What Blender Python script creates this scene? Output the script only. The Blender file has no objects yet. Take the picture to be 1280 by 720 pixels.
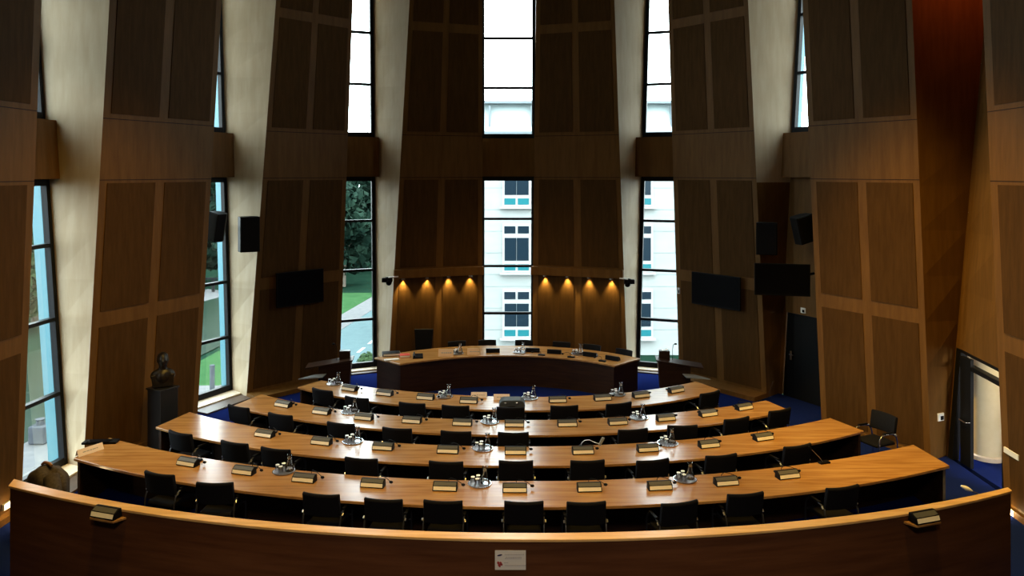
import bpy, bmesh, math, random
from math import sin, cos, pi, radians, sqrt, atan2
from mathutils import Vector, Matrix

random.seed(7)
SC = bpy.context.scene
COL = SC.collection
F, H, HORIZ = 936.0, 5.17, 215.0          # focal length in pixels, eye height, horizon row (1280x720 frame)
ZT = 11.5                                  # ceiling height

# ------------------------------------------------------------------ pixel <-> place
def P(px, py, z):
    Y = F * (H - z) / (py - HORIZ)
    return Vector(((px - 640) / F * Y, Y, z))
def zat(py, Y): return H - (py - HORIZ) / F * Y
def ratio(px): return (px - 640) / F
def on_line(A, B, r):                      # where the plan line AB meets the sight line x = r*y
    dx, dy = B[0] - A[0], B[1] - A[1]
    s = (r * A[1] - A[0]) / (dx - r * dy)
    return (A[0] + s * dx, A[1] + s * dy)

class Edge:                                # a straight, slightly leaning vertical edge
    def __init__(s, p, q): s.p, s.q = Vector(p), Vector(q)
    def __call__(s, z):
        t = (z - s.p.z) / (s.q.z - s.p.z)
        return s.p + (s.q - s.p) * t
def edge(A, B, a, b):
    pts = []
    for px, py in (a, b):
        x, y = on_line(A, B, ratio(px))
        pts.append((x, y, zat(py, y)))
    return Edge(*pts)
def edge_depth(Y, a, b): return edge((-50, Y), (50, Y), a, b)
def vert(x, y): return Edge((x, y, 0), (x, y, 1))

# ------------------------------------------------------------------ mesh builder
class MB:
    def __init__(s): s.v, s.f, s.m = [], [], []
    def add(s, vs, fs, mi=0):
        b = len(s.v)
        s.v.extend(Vector(v) for v in vs)
        s.f.extend(tuple(b + i for i in f) for f in fs)
        s.m.extend([mi] * len(fs))
        return s
    def hexa(s, p, mi=0):                  # p: bottom ring 4, top ring 4
        return s.add(p, [(3, 2, 1, 0), (4, 5, 6, 7), (0, 1, 5, 4), (1, 2, 6, 5), (2, 3, 7, 6), (3, 0, 4, 7)], mi)
    def box(s, c, d, M=None, mi=0):
        x, y, z = d[0] / 2, d[1] / 2, d[2] / 2
        p = [Vector(q) for q in ((-x, -y, -z), (x, -y, -z), (x, y, -z), (-x, y, -z), (-x, -y, z), (x, -y, z), (x, y, z), (-x, y, z))]
        if M is not None: p = [M @ q for q in p]
        return s.hexa([q + Vector(c) for q in p], mi)
    def bar(s, a, b, w, d, nrm, mi=0):     # a rectangular bar from a to b; d is measured along nrm
        a, b, n = Vector(a), Vector(b), Vector(nrm).normalized()
        t = (b - a).normalized(); u = t.cross(n).normalized() * w / 2; n = n * d / 2
        return s.hexa([a - u - n, a + u - n, a + u + n, a - u + n, b - u - n, b + u - n, b + u + n, b - u + n], mi)
    def tube(s, pts, r, n=8, mi=0, cap=True):
        pts = [Vector(p) for p in pts]; rs = r if isinstance(r, (list, tuple)) else [r] * len(pts)
        vs, fs = [], []
        t0 = (pts[1] - pts[0]).normalized()
        u = t0.orthogonal().normalized()
        for i, p in enumerate(pts):
            t = ((pts[min(i + 1, len(pts) - 1)] - pts[max(i - 1, 0)])).normalized()
            u = (u - t * u.dot(t)).normalized(); w = t.cross(u)
            for k in range(n):
                a = 2 * pi * k / n
                vs.append(p + (u * cos(a) + w * sin(a)) * rs[i])
        for i in range(len(pts) - 1):
            for k in range(n):
                k2 = (k + 1) % n
                fs.append((i * n + k, i * n + k2, (i + 1) * n + k2, (i + 1) * n + k))
        if cap:
            fs.append(tuple(range(n - 1, -1, -1))); fs.append(tuple(range((len(pts) - 1) * n, len(pts) * n)))
        return s.add(vs, fs, mi)
    def lathe(s, prof, c=(0, 0, 0), n=20, mi=0, M=None, close=False):
        vs, fs = [], []
        for r, z in prof:
            for k in range(n):
                a = 2 * pi * k / n
                q = Vector((r * cos(a), r * sin(a), z))
                vs.append((M @ q if M is not None else q) + Vector(c))
        L = len(prof)
        for i in range(L - 1 + (1 if close else 0)):
            for k in range(n):
                k2 = (k + 1) % n; j = (i + 1) % L
                fs.append((i * n + k, i * n + k2, j * n + k2, j * n + k))
        if not close:
            if prof[0][0] > 1e-5: fs.append(tuple(range(n - 1, -1, -1)))
            if prof[-1][0] > 1e-5: fs.append(tuple(range((L - 1) * n, L * n)))
        return s.add(vs, fs, mi)
    def lathe_open(s, prof, **k):
        n = k.get('n', 20); s.lathe(prof, **k)
        for _ in range(2 if (prof[0][0] > 1e-5 and prof[-1][0] > 1e-5) else 1): s.f.pop(); s.m.pop()
        return s
    def prism(s, poly, a, b, mi=0):        # poly: list of (u,v); a,b: functions (u,v)->3D for the two ends
        n = len(poly)
        vs = [a(*q) for q in poly] + [b(*q) for q in poly]
        fs = [tuple(range(n - 1, -1, -1)), tuple(range(n, 2 * n))] + [(i, (i + 1) % n, n + (i + 1) % n, n + i) for i in range(n)]
        return s.add(vs, fs, mi)
    def ellip(s, c, r, nu=16, nv=10, M=None, mi=0):
        vs, fs = [], []
        for i in range(nv + 1):
            t = pi * i / nv
            for k in range(nu):
                a = 2 * pi * k / nu
                q = Vector((r[0] * sin(t) * cos(a), r[1] * sin(t) * sin(a), r[2] * cos(t)))
                vs.append((M @ q if M is not None else q) + Vector(c))
        for i in range(nv):
            for k in range(nu):
                k2 = (k + 1) % nu
                fs.append((i * nu + k, (i + 1) * nu + k, (i + 1) * nu + k2, i * nu + k2))
        return s.add(vs, fs, mi)
    def build(s, name, mats, parent=None, loc=None, rz=0, bevel=0, smooth=False, world=False, angle=40):
        me = bpy.data.meshes.new(name)
        off = parent.location if (world and parent is not None) else Vector((0, 0, 0))
        me.from_pydata([tuple(v - off) for v in s.v], [], s.f)
        for m in (mats if isinstance(mats, (list, tuple)) else [mats]): me.materials.append(m)
        for p, mi in zip(me.polygons, s.m): p.material_index = mi
        bm = bmesh.new(); bm.from_mesh(me)
        bmesh.ops.remove_doubles(bm, verts=bm.verts, dist=1e-5)
        bmesh.ops.recalc_face_normals(bm, faces=bm.faces)
        bm.to_mesh(me); bm.free()
        if smooth:
            me.polygons.foreach_set('use_smooth', [True] * len(me.polygons))
            me.set_sharp_from_angle(angle=radians(angle))
        me.update()
        o = bpy.data.objects.new(name, me); COL.objects.link(o)
        if parent is not None: o.parent = parent
        if loc is not None: o.location = loc
        o.rotation_euler.z = rz
        if bevel:
            b = o.modifiers.new('bevel', 'BEVEL'); b.width = bevel; b.segments = 2; b.limit_method = 'ANGLE'; b.angle_limit = radians(40)
        return o

def tag(o, label=None, cat=None, group=None, kind=None):
    if label: o['label'] = label
    if cat: o['category'] = cat
    if group: o['group'] = group
    if kind: o['kind'] = kind
    return o
def thing(name, loc, label, cat, group=None, rz=0):
    o = bpy.data.objects.new(name, None); COL.objects.link(o)
    o.empty_display_size = .1
    o.location = loc; o.rotation_euler.z = rz
    return tag(o, label, cat, group)
KIDS = {}
def copy_tree(src, loc, rz, label, group=None, scale=None):
    r = src.copy(); COL.objects.link(r); r.location = loc; r.rotation_euler.z = rz
    r['label'] = label
    if group: r['group'] = group
    if scale: r.scale = scale
    for ch in list(src.children):
        c = ch.copy(); COL.objects.link(c); c.parent = r
        for g in list(ch.children):
            d = g.copy(); COL.objects.link(d); d.parent = c
    return r
def struct(o, label=None): return tag(o, label, None, None, 'structure')
ORD = ['first', 'second', 'third', 'fourth', 'fifth', 'sixth', 'seventh', 'eighth', 'ninth', 'tenth', 'eleventh', 'twelfth', 'thirteenth']
def nth(i, n): return 'leftmost' if i == 0 else ('rightmost' if i == n - 1 else ORD[i] + ' from the left')

# ------------------------------------------------------------------ materials
def mat(name, col, rough=.5, metal=0, spec=.5, emit=None, estr=1, coat=0):
    m = bpy.data.materials.new(name); m.use_nodes = True
    b = m.node_tree.nodes['Principled BSDF']
    b.inputs['Base Color'].default_value = (*col, 1); b.inputs['Roughness'].default_value = rough
    b.inputs['Metallic'].default_value = metal; b.inputs['Specular IOR Level'].default_value = spec
    b.inputs['Coat Weight'].default_value = coat; b.inputs['Coat Roughness'].default_value = .12
    if emit: b.inputs['Emission Color'].default_value = (*emit, 1); b.inputs['Emission Strength'].default_value = estr
    return m
def noisy(name, c1, c2, scale, rough=.5, mapscale=(1, 1, 1), detail=4, spec=.5, coat=0, bump=0, metal=0, lo=.35, hi=.65, gen='Object', c3=None):
    m = mat(name, c1, rough, metal, spec, coat=coat); nt = m.node_tree; N = nt.nodes; b = N['Principled BSDF']
    tc = N.new('ShaderNodeTexCoord'); mp = N.new('ShaderNodeMapping'); mp.inputs['Scale'].default_value = mapscale
    nz = N.new('ShaderNodeTexNoise'); nz.inputs['Scale'].default_value = scale; nz.inputs['Detail'].default_value = detail; nz.inputs['Roughness'].default_value = .6
    cr = N.new('ShaderNodeValToRGB'); cr.color_ramp.elements[0].position = lo; cr.color_ramp.elements[1].position = hi
    cr.color_ramp.elements[0].color = (*c1, 1); cr.color_ramp.elements[1].color = (*c2, 1)
    if c3:
        e = cr.color_ramp.elements.new((lo + hi) / 2); e.color = (*c3, 1)
    L = nt.links
    L.new(tc.outputs[gen], mp.inputs['Vector']); L.new(mp.outputs['Vector'], nz.inputs['Vector'])
    L.new(nz.outputs['Fac'], cr.inputs['Fac']); L.new(cr.outputs['Color'], b.inputs['Base Color'])
    if bump:
        bp = N.new('ShaderNodeBump'); bp.inputs['Strength'].default_value = bump; bp.inputs['Distance'].default_value = .01
        L.new(nz.outputs['Fac'], bp.inputs['Height']); L.new(bp.outputs['Normal'], b.inputs['Normal'])
    return m
def glass(name, tint=(1, 1, 1), gl=1.0, base=.0, rough=0.0):
    m = bpy.data.materials.new(name); m.use_nodes = True; nt = m.node_tree; N = nt.nodes; N.clear()
    out = N.new('ShaderNodeOutputMaterial'); tr = N.new('ShaderNodeBsdfTransparent'); go = N.new('ShaderNodeBsdfGlossy')
    tr.inputs['Color'].default_value = (*tint, 1); go.inputs['Roughness'].default_value = rough
    fr = N.new('ShaderNodeFresnel'); fr.inputs['IOR'].default_value = 1.45
    mu = N.new('ShaderNodeMath'); mu.operation = 'MULTIPLY_ADD'; mu.inputs[1].default_value = gl; mu.inputs[2].default_value = base
    mx = N.new('ShaderNodeMixShader'); L = nt.links
    L.new(fr.outputs['Fac'], mu.inputs[0]); L.new(mu.outputs[0], mx.inputs['Fac'])
    L.new(tr.outputs[0], mx.inputs[1]); L.new(go.outputs[0], mx.inputs[2]); L.new(mx.outputs[0], out.inputs['Surface'])
    return m

M = {}
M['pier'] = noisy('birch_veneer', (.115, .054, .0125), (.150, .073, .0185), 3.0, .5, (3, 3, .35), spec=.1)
M['reveal'] = noisy('daylit_reveal_veneer', (.38, .295, .19), (.43, .345, .235), 3.0, .5, (3, 3, .35), spec=.3)  # same wood as the piers, window daylight painted in as a paler tone
M['panel'] = noisy('perforated_panel', (.058, .027, .0065), (.078, .037, .0098), 3.5, .6, (4, 4, .5), spec=.05)
M['rail'] = noisy('lit_rail_wood', (.66, .38, .13), (.82, .52, .22), 1.6, .3, (.7, 9, 9), spec=.5)  # desk wood with the light from above painted in as a paler tone
M['shaded_chrome'] = mat('shaded_chrome_tube', (.05, .05, .055), .45, .8)  # chrome chair frames, the shade around the desks painted in as dark colour
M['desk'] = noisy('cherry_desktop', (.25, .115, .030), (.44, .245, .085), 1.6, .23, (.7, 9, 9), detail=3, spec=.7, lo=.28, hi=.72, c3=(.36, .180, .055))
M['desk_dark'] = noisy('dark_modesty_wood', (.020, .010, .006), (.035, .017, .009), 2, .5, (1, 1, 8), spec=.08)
M['podium'] = noisy('dark_bench_wood', (.020, .0082, .004), (.036, .0155, .007), 2, .4, (.8, .8, 9), spec=.2)
M['parapet'] = noisy('parapet_wood', (.085, .030, .010), (.145, .056, .021), 1.4, .36, (.6, .6, 8), spec=.35, lo=.3, hi=.7)  # desk wood again, dim light on this face painted in as a darker tone
M['chair'] = noisy('black_upholstery', (.0035, .0035, .005), (.006, .006, .009), 60, .8, spec=.12)
M['plastic'] = mat('black_plastic', (.004, .004, .0045), .5, spec=.1)
M['screen'] = mat('screen_glass', (.003, .003, .004), .4, spec=.04)
M['chrome'] = mat('chrome', (.75, .75, .78), .18, 1)
M['steel'] = mat('brushed_steel', (.45, .45, .47), .35, 1)
M['carpet'] = noisy('blue_carpet', (.005, .011, .075), (.008, .016, .10), 180, 1.0, spec=0, bump=.2)
M['paper'] = mat('white_paper', (.80, .78, .74), .6)
M['strip'] = mat('name_strip_paper', (.86, .82, .72), .5)
M['pink_paper'] = mat('pale_card', (.82, .70, .66), .6)
M['tan_card'] = mat('tan_card', (.80, .55, .34), .6)
M['tray'] = mat('tray_metal', (.36, .33, .32), .35, .9)
M['frame'] = mat('black_frame', (.005, .0055, .007), .5, spec=.15)
M['pane'] = glass('window_glass', (.88, .955, .945), .22)
M['thin'] = glass('thin_glassware', (.93, .94, .95), 1.2, .10, .06)
M['sill'] = noisy('pale_sill', (.62, .54, .42), (.70, .62, .50), 5, .4)
M['step'] = noisy('brown_step', (.055, .032, .02), (.08, .046, .03), 4, .5)
M['cyan'] = mat('sky_reflection_cyan', (.045, .16, .21), .45)  # cyan stands in for side glass reflecting the sky
M['ceiling'] = mat('ceiling_paint', (.35, .30, .24), .8)
M['backwall'] = noisy('dark_back_wall', (.12, .065, .03), (.16, .09, .04), 3, .6, (3, 3, .3))
M['white'] = mat('white_plastic', (.80, .80, .78), .4)
M['bulb'] = mat('lamp_lens', (1, .8, .4), .3, emit=(1, .66, .22), estr=14)
M['steplamp'] = mat('step_lamp_lens', (1, .9, .7), .3, emit=(1, .80, .45), estr=10)
M['bronze'] = noisy('dark_bronze', (.012, .010, .008), (.022, .017, .012), 20, .38, metal=.5)
M['blackstone'] = mat('black_pedestal', (.010, .010, .011), .4)
M['cream'] = noisy('cream_plaster', (.68, .60, .38), (.73, .65, .44), 4, .8)
M['corridor'] = mat('corridor_paint', (.45, .42, .36), .8)
M['coat'] = noisy('dark_wool', (.045, .036, .030), (.075, .06, .05), 30, .95, spec=.1)
M['brown_rail'] = mat('brown_collar', (.22, .10, .04), .6)
M['red'] = mat('red_folder', (.55, .05, .03), .5)
M['navy'] = mat('navy_ink', (.02, .02, .10), .6)
M['redink'] = mat('red_ink', (.42, .05, .05), .6)
M['grayink'] = mat('grey_ink', (.38, .36, .38), .6)
M['case'] = mat('case_shell', (.045, .055, .065), .6, spec=.2)
M['lcd'] = mat('lcd_grey', (.10, .10, .095), .35, spec=.3)
M['greyglass'] = mat('grey_shelf', (.22, .24, .26), .25)
# outdoors
M['grass'] = noisy('lawn_grass', (.018, .048, .019), (.024, .06, .024), 1.2, .9, spec=0)
M['meadow'] = noisy('rough_grass', (.0055, .016, .0105), (.008, .022, .014), .8, .9, spec=0)
M['water'] = noisy('canal_water', (0.005549, 0.01387, 0.008323), (0.008323, 0.01757, 0.0111), .6, .5, spec=.02, bump=.1)
M['asphalt'] = noisy('asphalt', (.052, .080, .088), (.060, .092, .098), 2, .9, spec=.02)
M['paving'] = noisy('pale_paving', (0.07861, 0.08092, 0.08554), (0.0971, 0.0971, 0.09942), 3, .9, spec=.02)
M['roadpaint'] = mat('road_paint', (0.1618, 0.1618, 0.1618), .7)
M['leaf'] = noisy('leaf_green', (0.004624, 0.01387, 0.01017), (0.01295, 0.02774, 0.0185), .9, .7, spec=.03)
M['leaf2'] = noisy('leaf_light', (0.01156, 0.02543, 0.01017), (0.02774, 0.04624, 0.01942), .9, .7, spec=.03)
M['bark'] = noisy('bark', (.05, .04, .03), (.09, .07, .05), 6, .9)
M['facade'] = noisy('white_facade', (0.1958, 0.2102, 0.2074), (0.2189, 0.2304, 0.2275), .5, .7, (1, 1, 3))
M['joint'] = mat('facade_joint', (0.1382, 0.1613, 0.1613), .8)
M['winframe'] = mat('white_window_frame', (0.2592, 0.265, 0.265), .5)
M['darkpane'] = mat('dark_pane', (0.005549, 0.01295, 0.02081), .3, spec=.12)
M['cyanpane'] = mat('cyan_pane', (0.006936, 0.09248, 0.111), .4, spec=.2)
M['roofglass'] = mat('pale_roof_storey', (0.2074, 0.2534, 0.2592), .4)
M['stone'] = noisy('grey_stone', (.045, .05, .06), (.06, .066, .078), 4, .9, spec=0)
M['gutter'] = mat('grey_gutter', (0.09216, 0.1152, 0.1296), .5)

# ------------------------------------------------------------------ camera, sky, view
cam = bpy.data.cameras.new('camera'); co = bpy.data.objects.new('camera', cam); COL.objects.link(co)
co.location = (0, 0, H); co.rotation_euler = (pi / 2, 0, 0)
cam.sensor_width = 36; cam.lens = F / 1280 * 36; cam.shift_y = -(360 - HORIZ) / 1280; cam.clip_end = 400
SC.camera = co
w = bpy.data.worlds.new('overcast'); SC.world = w; w.use_nodes = True
bg = w.node_tree.nodes['Background']; bg.inputs['Color'].default_value = (.95, .965, 1.0, 1); bg.inputs['Strength'].default_value = 13.0
vs = SC.view_settings; vs.view_transform = 'Standard'; vs.look = 'None'; vs.exposure = 0; vs.gamma = 1; vs.use_curve_mapping = False
SC.cycles.use_denoising = True
SC.cycles.max_bounces = 8; SC.cycles.transparent_max_bounces = 16
SC.cycles.sample_clamp_indirect = 6

# ------------------------------------------------------------------ the hall: plan of piers
pl = {}
def pier_edges():
    E = {}
    # left side
    L0a, L0b = (-7.50, 8.4), (-7.46, 11.4)
    E['L0'] = [vert(*L0a), edge(L0a, L0b, (52, 0), (26.5, 640)), edge_depth(11.95, (18.5, 640), (-18, 0)), vert(-8.4, 8.4)]
    A, B = (-7.42, 12.96), (-6.40, 15.20)
    E['L1'] = [edge(A, B, (137, 0), (104, 590)), edge(A, B, (277, 0), (246, 533)), None, edge_depth(13.15, (82, 582), (43, 0))]
    A, B = (-6.09, 17.16), (-4.36, 18.95)
    E['L2'] = [edge(A, B, (345, 0), (308, 497)), edge(A, B, (441, 0), (424.5, 468)), None, edge_depth(17.6, (289, 490), (275, 0))]
    A, B = (-3.16, 19.2), (-.79, 20.0)
    E['CL'] = [edge(A, B, (512, 0), (486, 460)), edge(A, B, (603, 0), (603, 460)), None, edge_depth(19.75, (470.5, 460), (466, 0))]
    A, B = (.577, 20.0), (2.93, 19.2)
    E['CR'] = [edge(A, B, (670, 0), (665, 460)), edge(A, B, (768, 0), (784, 460)), edge_depth(19.75, (795.5, 460), (808, 0)), None]
    A, B = (4.24, 19.1), (5.83, 17.16)
    E['R2'] = [edge(A, B, (835, 0), (849, 468)), edge(A, B, (935, 0), (958.5, 497)), edge_depth(17.5, (973, 500), (1000, 0)), None]
    A, B = (6.35, 15.3), (7.5, 13.4)
    E['R1'] = [edge(A, B, (1003, 0), (1027, 530)), edge(A, B, (1140, 0), (1163, 560)), edge_depth(13.65, (1183, 570), (1233, 0)), None]
    R0a, R0b = (7.56, 11.5), (7.42, 8.4)
    E['R0'] = [edge(R0a, R0b, (1228, 0), (1256, 640)), vert(*R0b), vert(8.4, 8.4), edge_depth(11.9, (1259, 620), (1255, 0))]
    # hidden outer edges: the far jamb of the neighbouring bay
    def hid(e, dx, dy): return Edge(e.p + Vector((dx, dy, 0)), e.q + Vector((dx, dy, 0)))
    E['L1'][2] = hid(E['L2'][3], -.63, -1.25)
    E['L2'][2] = hid(E['CL'][3], -1.15, -.50)
    E['CL'][2] = Edge((-.845, 20.5, 0), (-.845, 20.5, 1))
    E['CR'][3] = edge_depth(20.5, (667.5, 460), (669.5, 0))
    E['R2'][3] = hid(E['CR'][2], 1.28, -.45)
    E['R1'][3] = hid(E['R2'][2], .72, -1.30)
    return E
E = pier_edges()      # per pier: left edge, right edge, outer right, outer left

def face_pt(k, u, z, off=0):
    L, R = E[k][0](z), E[k][1](z)
    n = (R - L).cross(Vector((0, 0, 1))).normalized()
    if n.y > 0 and k not in ('L0', 'R0'): n = -n
    if k == 'L0' and n.x < 0: n = -n
    if k == 'R0' and n.x > 0: n = -n
    return L + (R - L) * u + n * off

ZROW = [(.16, 2.42), (2.70, 4.97), (6.22, 8.84), (9.08, 11.35)]
def pier(k, name, cols=((.06, .46), (.545, .945)), rows=ZROW):
    l, r, orr, ol = E[k]
    mb = MB()
    n = 14; ring = []
    for i in range(n + 1):
        z = ZT * i / n; ring += [l(z), r(z), orr(z), ol(z)]
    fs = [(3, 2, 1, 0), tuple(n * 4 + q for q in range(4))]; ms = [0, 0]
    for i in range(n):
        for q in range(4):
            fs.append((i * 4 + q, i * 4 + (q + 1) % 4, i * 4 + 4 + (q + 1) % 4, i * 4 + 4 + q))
            ms.append(1 if q in (1, 3) and k not in ('L0', 'R0', 'R1') and not (k == 'R2' and q == 1 and i < 6) else 0)   # daylight painted in as paler wood beside windows; R2's windowless part stays dark
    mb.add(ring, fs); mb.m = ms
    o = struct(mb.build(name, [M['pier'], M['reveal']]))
    for z0, z1 in rows:
        for u0, u1 in cols:
            p = MB()
            a, b = -.02, .012
            p.hexa([face_pt(k, u0, z0, b), face_pt(k, u1, z0, b), face_pt(k, u1, z0, a), face_pt(k, u0, z0, a),
                    face_pt(k, u0, z1, b), face_pt(k, u1, z1, b), face_pt(k, u1, z1, a), face_pt(k, u0, z1, a)])
            p.build('acoustic_panel', M['panel'], o)
    # shallow horizontal joint lines of the veneer at the storey band
    j = MB()
    for z in (5.02, 6.12):
        j.hexa([face_pt(k, 0, z, .003), face_pt(k, 1, z, .003), face_pt(k, 1, z, -.02), face_pt(k, 0, z, -.02),
                face_pt(k, 0, z + .014, .003), face_pt(k, 1, z + .014, .003), face_pt(k, 1, z + .014, -.02), face_pt(k, 0, z + .014, -.02)])
    j.build('veneer_joint', M['desk_dark'], o)
    return o
piers = {}
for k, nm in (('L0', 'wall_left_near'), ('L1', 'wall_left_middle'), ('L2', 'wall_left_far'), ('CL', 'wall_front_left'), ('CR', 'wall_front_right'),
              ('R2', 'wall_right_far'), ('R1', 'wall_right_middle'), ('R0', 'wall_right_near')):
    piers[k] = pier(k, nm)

# side walls, back wall, ceiling, floor
def slab(name, pts, z0, z1, m):
    n = len(pts)
    return struct(MB().prism(pts, lambda x, y: Vector((x, y, z0)), lambda x, y: Vector((x, y, z1))).build(name, m))
slab('wall_left_rear', [(-7.5, -3), (-7.5, 8.4), (-8.4, 8.4), (-8.4, -3)], 0, ZT, M['pier'])
slab('wall_right_rear', [(7.42, -3), (7.42, 8.4), (8.4, 8.4), (8.4, -3)], 0, ZT, M['pier'])
slab('wall_back', [(-8.4, -3), (8.4, -3), (8.4, -3.3), (-8.4, -3.3)], 0, ZT, M['backwall'])
order = [('L0', 3), ('L0', 2), ('L1', 3), ('L1', 2), ('L2', 3), ('L2', 2), ('CL', 3), ('CL', 2), ('CR', 3), ('CR', 2), ('R2', 3), ('R2', 2), ('R1', 3), ('R1', 2), ('R0', 3), ('R0', 2)]
ring0 = [(E[k][i](0).x, E[k][i](0).y) for k, i in order]
ring1 = [(E[k][i](ZT).x, E[k][i](ZT).y) for k, i in order]
slab('floor', [(-8.4, -3.3)] + ring0 + [(8.4, -3.3)], -.35, 0, M['carpet'])
slab('ceiling', [(-9.2, -3.3)] + [(x * 1.04, y * 1.02) for x, y in ring1] + [(9.2, -3.3)], ZT, ZT + .3, M['ceiling'])

# baseboards (low wooden plinth at the foot of the piers)
for i, (k, d, h) in enumerate((('L1', .03, .10), ('L2', .50, .10), ('R2', .50, .10), ('R1', .05, .10), ('R0', .04, .10), ('L0', .04, .10))):
    mb = MB()
    mb.hexa([face_pt(k, 0, 0, d), face_pt(k, 1, 0, d), face_pt(k, 1, 0, 0), face_pt(k, 0, 0, 0),
             face_pt(k, 0, h, d), face_pt(k, 1, h, d), face_pt(k, 1, h, 0), face_pt(k, 0, h, 0)])
    struct(mb.build('baseboard_' + {'L1': 'left_middle', 'L2': 'left_far', 'R2': 'right_far', 'R1': 'right_middle', 'R0': 'right_near', 'L0': 'left_near'}[k], M['pier']))

# windows
def lerp(a, b, t): return a + (b - a) * t
WIN = [0]
def window(Le, Re, zs, sill=0, cyan=0, portal=True):
    WIN[0] += 1
    z0, z1 = zs[0], zs[-1]
    c = lerp(Le(z0), Re(z0), .5)
    root = bpy.data.objects.new('window_%d' % WIN[0], None); COL.objects.link(root); root.location = c; struct(root)
    n = (Re(z0) - Le(z0)).cross(Vector((0, 0, 1))).normalized()
    if n.y > 0: n = -n
    mb = MB(); d = .11
    q = .045
    def pt(u, z): return lerp(Le(z), Re(z), u)
    wd = (Re(z0) - Le(z0)).length
    e = q / wd
    mb.bar(pt(e, z0), pt(e, z1), 2 * q, d, n); mb.bar(pt(1 - e, z0), pt(1 - e, z1), 2 * q, d, n)
    for i, z in enumerate(zs):
        hh = .13 if (i == 0 or (i == len(zs) - 1 and z < 6)) else .065
        zz = z + (hh / 2 if i == 0 else (-hh / 2 if i == len(zs) - 1 else 0))
        mb.bar(pt(e, zz), pt(1 - e, zz), hh, d * .9, n)
    mb.build('window_frame', M['frame'], root, world=True)
    g = MB(); t = n * .006
    g.hexa([pt(0, z0) + t, pt(1, z0) + t, pt(1, z0) - t, pt(0, z0) - t, pt(0, z1) + t, pt(1, z1) + t, pt(1, z1) - t, pt(0, z1) - t])
    g.build('window_pane', M['pane'], root, world=True)
    if sill:
        s = MB(); m = n * sill
        s.hexa([pt(-.02, 0) + m, pt(1.0, 0) + m, pt(1.0, 0), pt(-.02, 0), pt(-.02, z0) + m, pt(1.0, z0) + m, pt(1.0, z0), pt(-.02, z0)])
        s.build('window_sill', M['sill'], root, world=True)
        s = MB(); m2 = n * (sill + (.42 if cyan else .16))
        s.hexa([pt(-.02, 0) + m2, pt(1.0, 0) + m2, pt(1.0, 0) + m, pt(-.02, 0) + m, pt(-.02, .03) + m2, pt(1.0, .03) + m2, pt(1.0, .03) + m, pt(-.02, .03) + m])
        s.build('sill_step', M['step'], root, world=True)
    if cyan:
        s = MB(); u1 = 1 if cyan > 0 else 0; u0 = u1 - .05 / wd if cyan > 0 else .05 / wd
        m0, m1 = -n * .07, -n * (.07 + abs(cyan))
        s.hexa([pt(u0, z0) + m0, pt(u1, z0) + m0, pt(u1, z0) + m1, pt(u0, z0) + m1, pt(u0, z1) + m0, pt(u1, z1) + m0, pt(u1, z1) + m1, pt(u0, z1) + m1])
        s.build('outer_jamb', M['cyan'], root, world=True)
    if portal:
        a = bpy.data.lights.new('window_portal', 'AREA'); a.shape = 'RECTANGLE'; a.size = wd; a.size_y = z1 - z0
        a.cycles.is_portal = True
        po = bpy.data.objects.new('window_portal', a); COL.objects.link(po)
        po.location = lerp(pt(.5, z0), pt(.5, z1), .5) + n * .08
        po.rotation_euler = n.to_track_quat('-Z', 'Y').to_euler()
    return root
ZL = [.06, 1.31, 2.60, 3.89, 5.06]
ZU = [6.08, 7.47, 8.83, 10.2, ZT]
bays = [('L0', 'L1', .45, .21), ('L1', 'L2', .42, .19), ('L2', 'CL', .30, 0), ('CL', 'CR', .25, 0), ('CR', 'R2', .30, 0), ('R2', 'R1', 0, 0)]
for i, (a, b, sill, cy) in enumerate(bays):
    Le, Re = E[a][2], E[b][3]
    if b != 'R1': window(Le, Re, ZL, sill, cy)
    window(Le, Re, ZU, 0, -.14 if b == 'R1' else cy)
    # spandrel band between lower and upper window
    mb = MB(); z0, z1 = (5.05, 6.08)
    n = (Re(z0) - Le(z0)).cross(Vector((0, 0, 1))).normalized()
    if n.y > 0: n = -n
    dd = .22
    def g(e1, e2, u, z, o): return lerp(e1(z), e2(z), u) + n * o
    mb.hexa([g(Le, Re, -.1, z0, dd), g(Le, Re, 1.06, z0, dd), g(Le, Re, 1.06, z0, -.12), g(Le, Re, -.1, z0, -.12),
             g(Le, Re, -.1, z1, dd), g(Le, Re, 1.06, z1, dd), g(Le, Re, 1.06, z1, -.12), g(Le, Re, -.1, z1, -.12)])
    struct(mb.build('trim_%d' % (i + 1), M['pier']))

# bay with the black door, and bay with the open doorway
def bay_wall(name, Le, Re, z1, hole, out, m, thick=.16):
    us = [0, hole[0], hole[1], 1]; zs = [0, hole[2]] + [hole[2] + (z1 - hole[2]) * q / 9 for q in range(1, 10)]
    mb = MB(); n = Vector(out).normalized() * thick
    for i in range(3):
        for j in range(len(zs) - 1):
            if i == 1 and j == 0: continue
            p = [lerp(Le(z), Re(z), u) for z in (zs[j], zs[j + 1]) for u in (us[i], us[i + 1])]
            mb.hexa([p[0], p[1], p[1] + n, p[0] + n, p[2], p[3], p[3] + n, p[2] + n])
    return struct(mb.build(name, m))
Le, Re = E['R2'][2], E['R1'][3]
outn = Vector((.88, .47, 0))
bay_wall('wall_right_recess', Le, Re, 5.06, (.06, .90, 1.92), outn, M['pier'])
d1 = bpy.data.objects.new('door_1', None); COL.objects.link(d1); struct(d1, 'black door at the back of the recess under the wall screen')
d1.location = lerp(Le(0), Re(0), .48)
mb = MB(); p = [lerp(Le(z), Re(z), u) + outn * o for z in (-.06, 1.91) for u, o in ((.07, .03), (.89, .03), (.89, .08), (.07, .08))]
mb.hexa(p); leaf = mb.build('door_leaf', M['plastic'], d1, world=True)
hp = lerp(Le(.98), Re(.98), .20) - outn * .02
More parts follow.
